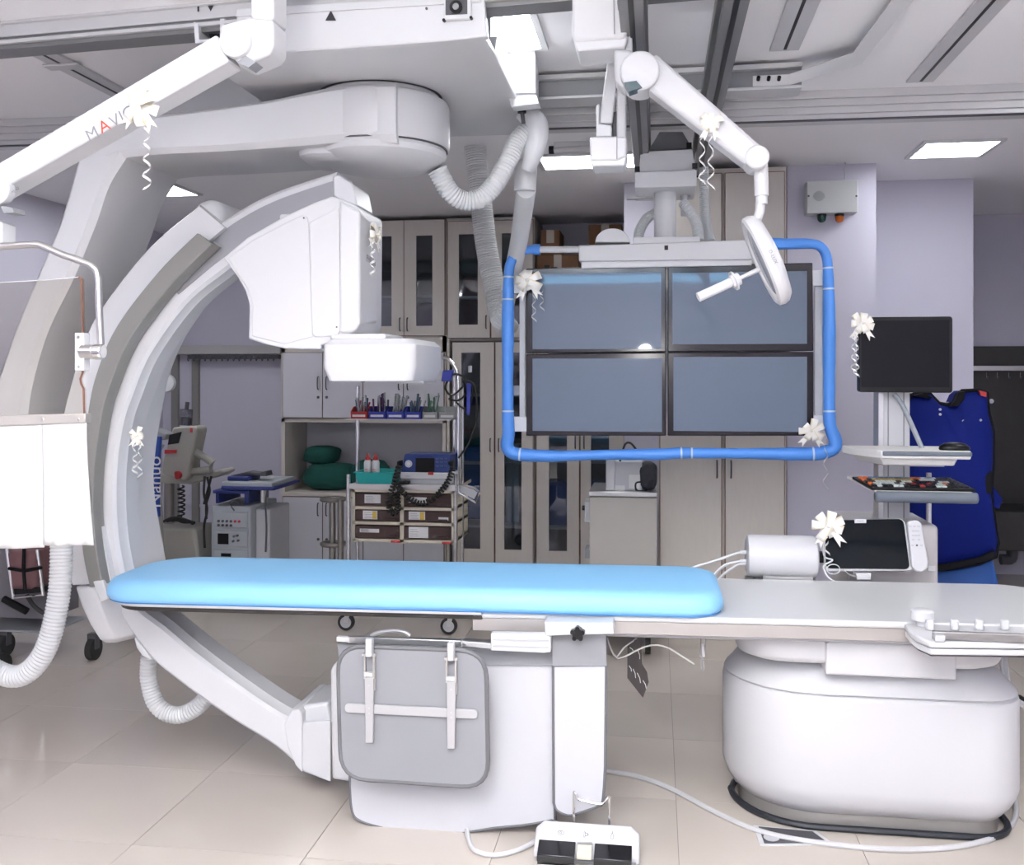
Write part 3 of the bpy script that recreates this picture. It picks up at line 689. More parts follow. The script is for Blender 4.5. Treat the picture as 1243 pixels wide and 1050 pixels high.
for x, y0_, y1_ in ((447.5, 822, 902), (547, 827, 909)):
    MB().prism([P(px, py, 3.112) for px, py in ((x-5.5, y0_), (x+5.5, y0_), (x+4.5, y1_), (x-4.5, y1_))], (0, 0.010, 0)).build('strap', STRAP, sh, bevel=0.0015)
    o = MB().prism([P(px, py, 3.10) for px, py in ((x-5, y0_-46), (x+3, y0_-46), (x+3, y0_-24), (x-5, y0_-24))], (0, 0.03, 0)).build('hook', ALUW, sh, bevel=0.004)
    q = MB()
    for s_ in (-6, 6): bar(q, P(x+s_, y0_-26, 3.115), P(x+s_, y0_+1, 3.115), 0.006, 0.0)
    q = MB()
    for s_ in (-5.5, 5.5): q.box(tuple(P(x+s_-1, y0_+2, 3.112)), tuple(P(x+s_+1, y0_-28, 3.112)+Vector((0, 0.012, 0))))
    q.build('link', STEEL, sh)
    MB().cyl(P(x-8, y0_-27, 3.118), P(x+8, y0_-27, 3.118), 0.006, 10).build('pivot', STEEL, sh)
    MB().box(tuple(P(x-5.5, y0_-0.5, 3.108)), tuple(P(x+4, y0_-5, 3.108)+Vector((0, 0.014, 0)))).build('clip', WHITE2, sh, bevel=0.001)
    MB().cyl(P(x+7, y0_+2, 3.12), P(x+7, y0_+16, 3.12), 0.0025, 8).build('lock_pin', STEEL, sh)
    for dy in (10, 38, 44):
        c = P(x, y0_+dy, 3.111); MB().cyl(c, c+Vector((0, 0.003, 0)), 0.002, 8).build('rivet', STEEL, sh)
# pale loop lying on the tube housing seen over the rail
# ================================================================== foot pedal
fp = thing('foot_pedal', 'white foot switch with two black pedals and steel loop handle', 'foot pedal', (-0.22, 3.17, 0))
A = PZ(649, 1034, 0); B = PZ(776, 1045, 0)
x0, x1 = A.x, B.x; yf = 3.085
prof = [(yf+0.03, 0.004), (yf+0.03, 0.030), (yf+0.055, 0.052), (yf+0.09, 0.085), (yf+0.108, 0.092), (yf+0.118, 0.080), (yf+0.122, 0.004)]
secs = []
for k in range(13):
    s_ = k/12; x = x0+(x1-x0)*s_; e = 1-max(0, 1-min(s_, 1-s_)/0.07)**2*0.25
    secs.append([Vector((x, yf+0.08+(y-yf-0.08)*(0.7+0.3*e), z*e)) for y, z in prof])
MB().loft(secs).build('housing', WHITE, fp, bevel=0.008, seg=3)
MB().box((x0+0.01, yf+0.02, 0.0), (x1-0.01, yf+0.115, 0.012)).build('base', MGREY, fp, bevel=0.003)
GLOSSB = mat('gloss_black_steel', (0.03, 0.03, 0.035), 0.08, 0.6, var=0.05)
w_ = x1-x0
for a0, a1 in ((0.05, 0.40), (0.58, 0.93)):
    MB().prism([(x0+w_*a0, yf-0.012, 0.028), (x0+w_*a1, yf-0.012, 0.028), (x0+w_*a1, yf+0.045, 0.050), (x0+w_*a0, yf+0.045, 0.050)], (0, 0, 0.008)).build('pedal', GLOSSB, fp, bevel=0.002)
    MB().box((x0+w_*a0, yf-0.016, 0.014), (x0+w_*a1, yf-0.008, 0.034)).build('pedal_lip', RUBBER, fp, bevel=0.002)
MB().prism([(x0+w_*0.42, yf-0.008, 0.026), (x0+w_*0.56, yf-0.008, 0.026), (x0+w_*0.56, yf+0.035, 0.046), (x0+w_*0.42, yf+0.035, 0.046)], (0, 0, 0.01)).build('centre_button', CREAM, fp, bevel=0.003)
MB().prism([(x0+w_*0.42, yf+0.036, 0.046), (x0+w_*0.56, yf+0.036, 0.046), (x0+w_*0.56, yf+0.048, 0.052), (x0+w_*0.42, yf+0.048, 0.052)], (0, 0, 0.006)).build('steel_insert', STEEL, fp)
MB().box((x0+w_*0.05, yf-0.024, 0.002), (x1-w_*0.06, yf-0.012, 0.012)).build('front_bar', CHROME, fp, bevel=0.002)
hx0, hx1 = P(696, 980, 3.215).x, P(739, 980, 3.215).x
MB().tube(spl([(hx0, 3.215, 0.01), (hx0, 3.215, 0.165), (hx0+0.003, 3.215, 0.178), (hx0+0.010, 3.212, 0.168), (hx0+0.022, 3.210, 0.157), (hx1-0.03, 3.210, 0.148), (hx1-0.012, 3.212, 0.158), (hx1-0.003, 3.215, 0.168), (hx1, 3.215, 0.16), (hx1, 3.215, 0.01)], 4), 0.0042, 8).build('handle', CHROME, fp)
# icons: eye, beam and person
zi = lambda y: 0.052+(y-yf-0.055)*(0.033/0.035)
def icon(name, strokes, cx):
    q = MB()
    for st in strokes:
        q.tube([Vector((cx+a*0.01, yf+0.073+b*0.007, zi(yf+0.073+b*0.007)+0.0012)) for a, b in st], 0.0006, 5)
    q.build(name, PRINT, fp)
circ = lambda r, n=14, ax=1.0: [(r*ax*math.cos(2*math.pi*k/n), r*math.sin(2*math.pi*k/n)) for k in range(n+1)]
icon('eye_icon', [circ(0.7, ax=1.4), circ(0.3)], x0+w_*0.25)
icon('beam_icon', [[(-0.6, -1), (-0.6, 1), (-0.2, 0.8), (-0.2, -0.8), (-0.6, -1)], [(-0.2, 0.6), (0.6, 0.2), (0.6, -0.2), (-0.2, -0.6)], [(0.6, 0.4), (0.9, 0), (0.6, -0.4)]], x0+w_*0.49)
icon('drop_icon', [[(0, 1.2), (0.3, 0.5), (0.5, -0.4), (0.2, -0.9), (-0.3, -0.9), (-0.5, -0.3), (-0.2, 0.5), (0, 1.2)], [(0, 1.2), (0.1, 1.7)]], x0+w_*0.74)
# ================================================================== cables and bits on the floor
def cable(name, lab, pts, r, m, cat='cable', n=8):
    return tag(MB().tube(resample(spl(pts, 10), 0.02), r, n).build(name, m), lab, cat)
G = lambda px, py, z=0.009: PZ(px, py, z)
CAB = mat('pale_cable', (0.55, 0.55, 0.56), 0.5, var=0.04)
cable('floor_cable', 'long pale cable trailing from the curtain round the pedestal foot', [G(700, 933), G(735, 936), G(775, 943), G(815, 958), G(860, 982), G(905, 1003), G(950, 1016), G(1010, 1025), G(1080, 1031), G(1150, 1029), G(1200, 1019), G(1226, 1003), G(1233, 986), G(1230, 965)], 0.0095, CAB)
cable('pedal_cable', 'short white cable looping from under curtain to foot pedal', [G(566, 1000), G(568, 1018), G(577, 1033), G(600, 1038), G(628, 1032), G(655, 1018)], 0.008, WHITE)
bl = [Vector((x, y, 0.012)) for x, y in rrect(px0+0.03, px1-0.03, py0+0.03, py1-0.03, 0.28, 10, (1, 0.5, 0.5, 1))]
tag(MB().tube(bl+[bl[0]], 0.012, 8).build('black_hose', mat('black_cable', (0.015, 0.018, 0.024), 0.45, var=0.1)), 'black cable wrapped around the pedestal plinth on the floor', 'cable')
# floor service box beside the plinth
t = thing('floor_box', 'small white-rimmed floor outlet box at pedestal foot', 'floor box', PZ(960, 1015, 0))
fb = [PZ(x, y, 0.0) for x, y in ((914, 1003), (922, 1027), (1012, 1026), (990, 1010))]
MB().prism(fb, (0, 0, 0.004)).build('rim', WHITE2, t)
fc = sum(fb, Vector())/4
MB().prism([fc+(p-fc)*0.86+Vector((0, 0, 0.004)) for p in fb], (0, 0, 0.001)).build('pit', DGREY, t)
c = PZ(936, 1017, 0.005); MB().cyl(c, c+Vector((0, 0, 0.003)), 0.026, 20).build('cap', LGREY, t)
# dark tag hanging under the table and thin wires
t = thing('hanging_tag', 'black printed tag folded and hanging below the table edge', 'tag', P(770, 845, 3.42))
TAGM = mat('black_card', (0.025, 0.02, 0.02), 0.5, var=0.1)
MB().prism([P(x, y, 3.42) for x, y in ((761, 782), (772, 776), (778, 783), (779, 806), (785, 816), (787, 828), (780, 847), (761, 823))], (0, 0.003, 0)).build('card', TAGM, t)
q = MB()
for a0, b0, c0_, d0 in ((763, 808, 766, 815), (768, 812, 771, 823), (773, 817, 777, 829), (780, 826, 784, 836), (774, 790, 776, 800), (764, 786, 768, 790)):
    q.tube([P(a0, b0, 3.418), P((a0+c0_)/2+1, (b0+d0)/2, 3.418), P(c0_, d0, 3.418)], 0.0012, 5)
q.build('print', PAPER, t)
THINW = mat('thin_pale_wire', (0.55, 0.54, 0.52), 0.5, var=0.05)
cable('thin_wire', 'thin pale wire looping under the table beside black tag', [P(736, 774, 3.4), P(742, 790, 3.38), P(749, 799, 3.37), P(762, 795, 3.37), P(775, 788, 3.37), P(792, 783, 3.38), P(810, 786, 3.38), P(828, 797, 3.39), P(842, 806, 3.4)], 0.0028, THINW, 'wire')
cable('thin_wire', 'short thin wire rising from the loop to the table underside', [P(748, 798, 3.39), P(757, 786, 3.40), P(768, 778, 3.42), P(776, 770, 3.45)], 0.0028, THINW, 'wire')
t = thing('dangling_leads', 'small dangling leads with white plug under the table edge', 'wire', P(853, 812, 3.45))
MB().tube(spl([P(850, 770, 3.45), P(850, 782, 3.45), P(849, 795, 3.45), P(853, 800, 3.45), P(854, 812, 3.45), P(851, 814, 3.45), P(850, 803, 3.45), P(853, 798, 3.45)], 5), 0.0018, 6).build('lead', MGREY, t)
MB().tube([P(856, 770, 3.45), P(856, 784, 3.45), P(854, 797, 3.45)], 0.0018, 6).build('lead', MGREY, t)
MB().cyl(P(852.5, 782, 3.448), P(853.5, 797, 3.448), 0.005, 10).build('plug', WHITE, t)
# ================================================================== the C-arm scanner
ca = thing('c_arm_scanner', 'huge white C-shaped x-ray arm hung from the ceiling beam', 'x-ray machine', P(250, 560, 3.6))
YF, YD = 3.42, 0.185
def pair_spl(outer, inner, n=6):
    o = spl([Vector((x, y, 0)) for x, y in outer], n); i = spl([Vector((x, y, 0)) for x, y in inner], n)
    return list(zip(o, i))
CO = [(408, 208), (338, 231), (290, 255), (243, 288), (192, 330), (143, 397), (119, 453), (110, 499), (106, 555), (108, 612), (112, 660), (128, 712), (140, 737), (156, 764), (183, 800), (215, 827), (250, 853), (290, 880), (332, 906), (368, 937)]
CI = [(412, 258), (352, 281), (308, 303), (271, 330), (225, 368), (180, 430), (158, 482), (148, 512), (141, 556), (139, 606), (142, 655), (151, 702), (158, 722), (170, 740), (200, 763), (232, 790), (270, 819), (312, 849), (344, 869), (368, 878)]
secs = []
cen = P(430, 560, YF)
for o, i in pair_spl(CO, CI):
    O = P(o.x, o.y, YF); I = P(i.x, i.y, YF); n = (I-O).normalized()
    secs.append([O+Vector((0, 0.012, 0)), O+n*0.012, I-n*0.012, I+Vector((0, 0.012, 0)), I+n*0.004+Vector((0, 0.055, 0)), I+n*0.009+Vector((0, 0.062, 0)), I-n*0.004+Vector((0, 0.075, 0)), I-n*0.006+Vector((0, YD, 0)), O+Vector((0, YD, 0))])
MB().loft(secs).build('c_arc', WHITE, ca, angle=32)
# recessed grey track let into the upper front of the arc
prs = pair_spl(CO[:5], CI[:5])
secs = []
for o, i in prs:
    O = P(o.x, o.y, YF-0.004); I = P(i.x, i.y, YF-0.004); d = I-O
    secs.append([O+d*0.20, O+d*0.72, O+d*0.72+Vector((0, 0.006, 0)), O+d*0.20+Vector((0, 0.006, 0))])
MB().loft(secs).build('track', mat('track_grey', (0.30, 0.30, 0.32), 0.4, 0.3, var=0.04), ca)
# grey metal sleeve rail
RO = [(238, 283), (190, 331), (140, 397), (116, 453), (106, 499), (100, 555), (97, 612), (99, 667), (108, 713)]
RI = [(267, 300), (217, 350), (168, 415), (143, 474), (134, 507), (126, 562), (124, 612), (128, 662), (136, 706)]
secs = []
for o, i in pair_spl(RO, RI):
    O = P(o.x, o.y, 3.365); I = P(i.x, i.y, 3.405)-Vector((0, 0.04, 0)); d = I-O
    secs.append([O+Vector((0, 0.06, 0)), O+Vector((0, 0.006, 0)), O+d*0.04, O+d*0.80+Vector((0, -0.008, 0)), O+d*0.86+Vector((0, -0.006, 0)), I+Vector((0, 0.02, 0)), I+Vector((0, 0.045, 0))])
MB().loft(secs).build('sleeve_rail', GREYRAIL, ca, angle=25)
# white sleeve housing behind the rail
HO = [(243, 249), (183, 299), (127, 369), (103, 414), (78, 499), (67, 570), (72, 650), (88, 708)]
HI = [(272, 276), (218, 326), (165, 397), (140, 453), (130, 499), (121, 555), (119, 612), (135, 708)]
secs = []
for o, i in pair_spl(HO, HI):
    O = P(o.x, o.y, 3.44); I = P(i.x, i.y, 3.39); d = (I-O)
    secs.append([O+Vector((0, 0.36, 0)), O, O+d*0.12+Vector((0, -0.03, 0)), I, I+Vector((0, 0.41, 0))])
MB().loft(secs).build('sleeve_housing', WHITE2, ca, angle=30)
c = P(252, 262, 3.47)
MB().lathe([(0.001, -0.02), (0.03, -0.018), (0.055, 0.0), (0.065, 0.03), (0.065, 0.26)], Matrix.Translation(c)@Matrix.Rotation(R(-90), 4, 'X')@Matrix.Rotation(0, 4, 'Z'), 28).build('housing_end_roll', WHITE2, ca)
# tail cover of the sleeve
secs = []
for (ax, ay), (bx, by), dy in (((88, 713), (137, 710), 0), ((95, 735), (146, 735), 0.0), ((106, 758), (153, 757), 0.01), ((118, 776), (160, 773), 0.03), ((126, 780), (157, 779), 0.06)):
    A = P(ax, ay, 3.38+dy); B = P(bx, by, 3.38+dy)
    secs.append([A+Vector((0, 0.38-dy*2, 0)), A+Vector((0, 0.02, 0)), A.lerp(B, 0.12)+Vector((0, -0.01, 0)), A.lerp(B, 0.55)+Vector((0, -0.012, 0)), B+Vector((0, 0.06, 0)), B+Vector((0, 0.38-dy*2, 0))])
MB().loft(secs).build('tail_cover', WHITE, ca, bevel=0.006, angle=40)
MB().prism([P(x, y, 3.355) for x, y in ((112, 706), (124, 704), (131, 727), (121, 731))], (0, 0.05, 0)).build('latch', WHITE2, ca, bevel=0.004)
MB().prism([P(x, y, 3.42) for x, y in ((162, 774), (176, 790), (183, 801), (172, 796), (165, 786))], (0, 0.20, 0)).build('lower_bracket', WHITE2, ca, bevel=0.003)
# horizontal beam and L-shaped drop arm
def beam(secpx, Y, dep, slant=0.0, name='beam', bev=0.0):
    secs = []
    for o, i in secpx:
        O = P(o.x, o.y, Y); I = P(i.x, i.y, Y); d = (I-O); n = d.normalized()
        secs.append([O+Vector((0, dep, 0))-n*slant, O+Vector((0, 0.02, 0)), O+n*0.02, I-n*0.025, I+Vector((0, 0.02, 0)), I+Vector((0, dep, 0))])
    return MB().loft(secs).build(name, WHITE2, ca, angle=30)
beam(pair_spl([(480, 98), (420, 101), (377, 109), (314, 122), (223, 134), (150, 141), (105, 146)], [(480, 172), (420, 171), (358, 176), (270, 182), (190, 186), (150, 190), (131, 195)]), 3.40, 0.42, name='horizontal_beam')
beam(pair_spl([(104, 147), (84, 218), (69, 270), (41, 337), (8, 420), (-14, 500), (-8, 570), (18, 640)], [(150, 190), (129, 224), (113, 270), (87, 334), (51, 411), (30, 500), (40, 560), (75, 620)]), 3.403, 0.42, 0.11, 'drop_arm')
# rotating drum under the carriage
DX = P(461, 150, 3.66).x; DYc = 3.66
DM = Matrix.Translation((DX, DYc, 0))
MB().lathe([(0.225, 2.63), (0.232, 2.60), (0.262, 2.585), (0.268, 2.57), (0.268, 2.425), (0.262, 2.412), (0.25, 2.41)], DM, 56).build('drum', WHITE, ca, angle=30)
MB().lathe([(0.252, 2.412), (0.256, 2.395), (0.248, 2.375), (0.215, 2.352), (0.15, 2.335), (0.07, 2.328), (0.001, 2.327)], DM, 56).build('drum_cap', WHITE2, ca, angle=30)
MB().lathe([(0.236, 2.612), (0.24, 2.612), (0.24, 2.63)], DM, 56).build('drum_gap', BLACK, ca)
MB().lathe([(0.2600, 2.4125), (0.2600, 2.4065)], DM, 56).build('cap_gap', DGREY, ca)
a = P(378, 192, 3.50)
MB().loft([[Vector((x, y, z)) for x, y in rrect(a.x-0.06+i, a.x+0.16, 3.46+i, 3.72-i, 0.07, 8)] for z, i in ((2.41, 0.01), (2.395, 0), (2.365, 0.004), (2.345, 0.03))]).build('cap_lobe', WHITE2, ca, angle=40)
# ceiling carriage
cb = -0.035
x0, x1 = -1.52, -0.532
def cy(x, y): return y+cb*(x+1.0)
def carr(mb, prof, xa_, xb_):
    return mb.loft([[Vector((x, cy(x, y), z)) for y, z in prof] for x in (xa_, xb_)])
carr(MB(), [(3.055, 2.635), (3.055, 2.606), (3.20, 2.614), (4.30, 2.614), (4.36, 2.66), (4.36, 2.70), (3.30, 2.70), (3.26, 2.635)], x0, x1).build('carriage', WHITE2, ca, bevel=0.004)
yfas = lambda x: 2.945-0.08*x
MB().prism([P(x, y, 2.945, -0.08) for x, y in ((286, 10), (420, 2), (582, -7), (587, 0), (591, 44), (545, 49), (420, 58), (286, 67))], (0, 0.035, 0)).build('carriage_fascia', WHITE2, ca, bevel=0.005)
carr(MB(), [(3.34, 2.79), (3.34, 2.70), (4.30, 2.70), (4.30, 2.79)], x0+0.05, x1-0.03).build('carriage_top', LGREY, ca)
MB().prism([P(x, y, 2.937, -0.08) for x, y in ((286, 17), (582, -1), (583, 2), (286, 20))], (0, 0.012, 0)).build('carriage_ridge', WHITE, ca)
# front wheel windows
xw = P(556, 15, 3.0).x; cy = lambda x, y: yfas(x)+(y-3.085)
MB().box((xw-0.040, cy(xw, 3.062), P(556, 27, 3.0).z), (xw+0.045, cy(xw, 3.085), P(556, 2, 3.0).z)).build('wheel_housing', WHITE2, ca, bevel=0.003)
MB().box((xw-0.034, cy(xw, 3.058), P(556, 22, 3.0).z), (xw+0.034, cy(xw, 3.063), P(556, 4, 3.0).z)).build('wheel_window', DGREY, ca)
zw = P(556, 14, 3.0).z
MB().cyl((xw, cy(xw, 3.050), zw), (xw, cy(xw, 3.060), zw), 0.020, 24).build('wheel', BLACK, ca)
MB().cyl((xw, cy(xw, 3.047), zw), (xw, cy(xw, 3.051), zw), 0.010, 16).build('wheel_hub', MGREY, ca)
for px, py in ((538, 24), (571, 21)):
    c = P(px, py, 2.917, -0.08); MB().cyl(c, c+Vector((0, 0.012, 0)), 0.005, 8).build('bolt', BLACK, ca)
c = P(517, 10, 2.940, -0.08); MB().cyl(c, c+Vector((0, 0.02, 0)), 0.004, 8).build('bolt', DGREY, ca)
xw = P(248, 38, 3.1).x
q = MB(); q.prism([P(x, y, 3.10) for x, y in ((234, 26), (240, 28), (241, 48), (266, 46), (266, 22), (272, 22), (272, 50), (236, 53))], (0, 0.10, 0)); q.build('wheel_bracket', WHITE2, ca, bevel=0.003)
c = P(263, 41, 3.14); MB().cyl(c, c+Vector((0, 0.03, 0)), 0.028, 20).build('wheel', BLACK, ca)
# arrows that mark the parking place
def tri(cx, cy_, r, Y, up, b=0.0):
    s_ = -1 if up else 1
    return [P(cx, cy_+s_*r, Y, b), P(cx-r, cy_-s_*r*0.9, Y, b), P(cx+r, cy_-s_*r*0.9, Y, b)]
MB().prism(tri(401, 19, 6.5, 2.942, True, -0.08), (0, 0.0015, 0)).build('arrow_mark', PRINT, ca)
y_r = 2.995-0.08*P(255, 7, 3.09).x-0.002
MB().prism(tri(255, 7, 6.5, y_r, False), (0, 0.0015, 0)).build('arrow_mark', PRINT, frail)
MB().prism([P(239, 2, y_r), P(241, 2, y_r), P(241, 14, y_r), P(239, 14, y_r)], (0, 0.0015, 0)).build('line_mark', PRINT, frail)
# ---------- detector head
DHF = 3.31
det = [(271, 312), (300, 288), (345, 262), (380, 246), (402, 238), (412, 241), (433, 250), (435, 256), (434, 392), (430, 403), (420, 409), (388, 419), (390, 424), (345, 423), (322, 418), (301, 411), (302, 370), (297, 352), (288, 337)]
plate(MB(), det, DHF, 0.30).build('head_body', WHITE, ca, bevel=0.010, seg=3)
pan = [(276, 312), (305, 290), (345, 269), (368, 259), (372, 262), (373, 275), (377, 404), (381, 408), (410, 407), (410, 411), (383, 413), (383, 420), (345, 420), (303, 409), (304, 370), (299, 350), (290, 336)]
plate(MB(), [(276, 313), (305, 292), (345, 271), (366, 261), (372, 263), (374, 272), (379, 409), (345, 418), (305, 408), (306, 370), (300, 350), (291, 337)], DHF-0.004, 0.006).build('cover_plate', WHITE, ca, bevel=0.003)
plate(MB(), [(375, 270), (411, 251), (412, 402), (408, 408), (382, 409), (378, 405)], DHF-0.006, 0.008).build('cover_plate', WHITE, ca, bevel=0.003)
for px, py in ((368, 264.5), (408, 397)):
    c = P(px, py, DHF-0.008); MB().cyl(c, c+Vector((0, 0.004, 0)), 0.003, 8).build('screw', DGREY, ca)
plate(MB(), [(411, 243), (436, 256), (436, 392), (431, 401), (425, 404), (411, 404)], DHF-0.012, 0.03).build('edge_cover', WHITE, ca, bevel=0.010, seg=3)
hx = P(436, 320, DHF).x
MB().prism([Vector((hx, DHF+0.012, P(436, 256, DHF).z)), Vector((hx, DHF+0.20, P(436, 262, DHF).z)), Vector((hx, DHF+0.225, P(436, 290, DHF).z)), Vector((hx, DHF+0.225, P(436, 388, DHF).z)), Vector((hx, DHF+0.02, P(436, 394, DHF).z))], (-0.30, 0, 0)).build('head_side', WHITE2, ca, bevel=0.010, seg=3)
text('PHILIPS', 0.036, frame((hx+0.0015, DHF+0.135, P(445, 316, DHF+0.12).z), (0, 1, -0.05), (0, 0, 1)), GPRINT, ca, 'logo', ext=0.0004, bold=0.0006)
plate(MB(), [(403, 214), (410, 212), (428, 224), (433, 250), (412, 243), (404, 238)], YF-0.05, 0.20).build('arc_end_cap', WHITE2, ca, bevel=0.006)
plate(MB(), [(404, 404), (430, 404), (438, 411), (460, 415), (458, 430), (392, 432), (392, 420)], 3.36, 0.26).build('detector_neck', WHITE2, ca, bevel=0.008)
# flat detector box
bx0, bx1 = P(392, 440, 3.29).x, P(503, 440, 3.29).x
zt0, zt1, zm, zb_ = P(440, 411, 3.29).z, P(440, 418, 3.29).z, P(440, 446, 3.29).z, P(440, 462, 3.29).z
def rr3(z, i, r=0.035): return [Vector((x, y, z)) for x, y in rrect(bx0+i, bx1-i, 3.285+i, 3.735-i, r, 5, (0.5, 1, 1, 0.5))]
MB().loft([rr3(zt0, 0.02), rr3(zt1, 0.0), rr3(zm, 0.0), rr3(zb_, 0.014), rr3(zb_-0.004, 0.022)]).build('detector', WHITE, ca, angle=25)
MB().box((bx0+0.02, 3.30, zt0-0.004), (bx0+0.22, 3.55, zt0+0.018)).build('detector_top', WHITE, ca, bevel=0.008)
c = P(440, 464, 3.4); MB().cyl(c, c+Vector((0, 0, 0.02)), 0.008, 12).build('sensor', BLACK, ca)
MB().box((bx0+0.17, 3.5, zb_-0.012), (bx1-0.02, 3.7, zb_-0.003)).build('detector_base', LGREY, ca)
# tube end of the arc, reaching behind the curtain
plate(MB(), [(350, 868), (354, 862), (362, 861), (366, 866), (366, 938), (358, 929), (349, 908), (344, 880)], YF-0.008, 0.30).build('end_block', WHITE, ca, bevel=0.004)
MB().loft([[P(x, y, YF+dy) for x, y, dy in q] for q in (
   [(367, 877, 0), (367, 936, 0), (367, 936, 0.29), (367, 877, 0.29)],
   [(401, 874, 0), (401, 949, 0), (401, 949, 0.29), (401, 874, 0.29)])]).build('tube_arm', WHITE, ca, bevel=0.005)
plate(MB(), [(352, 862), (372, 856), (398, 852), (402, 878), (367, 880), (362, 868)], YF+0.03, 0.25).build('tube_arm_top', WHITE2, ca, bevel=0.012, seg=3)
plate(MB(), [(400, 815), (404, 806), (412, 802), (420, 798), (520, 798), (600, 800), (600, 940), (470, 958), (402, 946)], YF-0.07, 0.27).build('x_ray_tube_housing', WHITE, ca, bevel=0.012, seg=3)
MB().tube(spl([P(450, 772, 3.36), P(458, 768, 3.36), P(475, 765.5, 3.36), P(490, 767, 3.36), P(497, 772, 3.36)], 5), 0.008, 8).build('carry_loop', ALUW, ca)
# ---------- hoses of the scanner
def hz(name, lab, ctrl, r, cat='hose'):
    return tag(hose(MB(), ctrl, r).build(name, HOSE), lab, cat)
t = thing('ceiling_hose', 'thick white ribbed hose swinging from the drum to the elbow hanger', 'hose', P(575, 255, 3.8))
hose(MB(), [P(530, 205, 3.72), P(545, 232, 3.75), P(562, 243, 3.78), P(582, 241, 3.80), P(600, 224, 3.82), P(615, 198, 3.85), P(627, 172, 3.88), P(641, 158, 3.90)], 0.040).build('ribbed_tube', HOSE, t)
el = spl([P(632, 150, 3.90), P(640, 144, 3.90), P(649, 150, 3.90), P(651, 168, 3.90), P(646, 190, 3.90), P(640, 205, 3.92)], 6)
MB().tube(el, [0.030+0.020*math.sin(math.pi*min(1, k/(len(el)-1)*1.1)) for k in range(len(el))], 16).build('elbow', WHITE2, t)
MB().cyl(P(633, 128, 3.84), P(633, 137, 3.84), 0.017, 16).build('hanger_clip', BLACK, t)
MB().cyl(P(633, 135, 3.84), P(635, 150, 3.86), 0.008, 12).build('hanger_pin', DGREY, t)
MB().cyl(P(638, 196, 4.02), P(637, 232, 4.02), 0.046, 24).build('collar', WHITE2, t)
hose(MB(), [P(638, 230, 4.02), P(635, 255, 4.3), P(629, 295, 4.62), P(620, 340, 4.86), P(612, 378, 4.95), P(603, 392, 5.0)], 0.042).build('ribbed_tube', HOSE, t)
hz('ceiling_hose', 'pale ribbed hose hanging in front of the glazed cupboard', [P(576, 176, 5.3), P(579, 205, 5.3), P(584, 250, 5.3), P(590, 300, 5.3), P(600, 350, 5.28), P(608, 385, 5.25), P(617, 400, 5.2)], 0.062)
hz('arm_hose', 'thick white ribbed hose sagging below the hanging white drape', [P(74, 600, 3.3), P(74, 670, 3.28), P(70, 730, 3.26), P(54, 790, 3.25), P(25, 820, 3.25), P(-10, 812, 3.26), P(-40, 780, 3.28), P(-55, 740, 3.3)], 0.040)
hz('arm_hose', 'ribbed hose loop under the lower curve of the C arm', [P(181, 795, 3.60), P(180, 825, 3.60), P(190, 856, 3.60), P(212, 868, 3.60), P(236, 860, 3.60), P(262, 834, 3.60), P(285, 805, 3.60)], 0.034)
# ================================================================== monitor bank on the ceiling boom
YM = 4.70
mb_ = thing('monitor_boom', 'bank of four flat screens hung from a ceiling boom', 'monitor', P(812, 530, YM))
SCREEN = mat('lcd_screen', (0.13, 0.165, 0.225), 0.34, var=0.02, scale=1.0, spec=0.10, coat=0.45)
MATS['lcd_screen'].node_tree.nodes['Principled BSDF'].inputs['Coat Roughness'].default_value = 0.03
BEZEL = mat('monitor_bezel', (0.010, 0.007, 0.011), 0.15, var=0.05, spec=0.35)
for bz, scn in ((((638, 326), (808, 322), (808, 427), (638, 429)), (646, 330, 802, 424)), (((810, 322), (986, 319), (987, 426), (810, 427)), (816, 329, 979, 418)),
                (((638, 430), (808, 428), (808, 529), (638, 529)), (646, 435, 803, 523)), (((810, 428), (987, 427), (987, 529), (810, 529)), (817, 433, 979, 523))):
    o = MB().prism([P(x, y, YM) for x, y in bz], (0, 0.05, 0)).build('monitor', BEZEL, mb_, bevel=0.004)
    a = P(scn[0], scn[3], YM); b = P(scn[2], scn[1], YM)
    MB().box((a.x, YM-0.002, a.z), (b.x, YM+0.004, b.z)).build('screen', SCREEN, o)
MB().box(tuple(P(665, 500, YM)+Vector((0, 0.05, 0))), tuple(P(960, 350, YM)+Vector((0, 0.09, 0)))).build('rear_frame', LGREY, mb_)
MB().prism([P(x, y, YM-0.03) for x, y in ((702, 298), (702, 317), (912, 315), (912, 291))], (0, 0.14, 0)).build('header_beam', WHITE, mb_, bevel=0.004)
MB().prism([P(x, y, YM-0.015) for x, y in ((705, 317), (705, 326), (912, 322), (912, 315))], (0, 0.11, 0)).build('header_lip', WHITE, mb_, bevel=0.003)
MB().prism([P(x, y, YM-0.02) for x, y in ((768, 288), (768, 297), (849, 296), (849, 287))], (0, 0.16, 0)).build('pillar_plate', WHITE, mb_, bevel=0.002)
MB().box(tuple(P(806, 303.5, YM-0.03)+Vector((0, -0.002, 0))), tuple(P(810.5, 298, YM-0.03)+Vector((0, 0.01, 0)))).build('socket', BLACK, mb_)
c = P(807, 290, 4.78); cp = P(807, 235, 4.78)
MB().cyl(c, cp+Vector((0, 0, 0.03)), 0.053, 28).build('pillar', WHITE2, mb_)
half = [P(743+21*math.cos(R(k)), 294-17*math.sin(R(k)), 4.66) for k in range(0, 181, 12)]
MB().prism(half, (0, 0.05, 0)).build('half_round_cover', WHITE, mb_, bevel=0.003)
MB().box(tuple(P(722, 297, 4.665)), tuple(P(764, 294, 4.665)+Vector((0, 0.04, 0)))).build('cover_foot', BLACK, mb_)
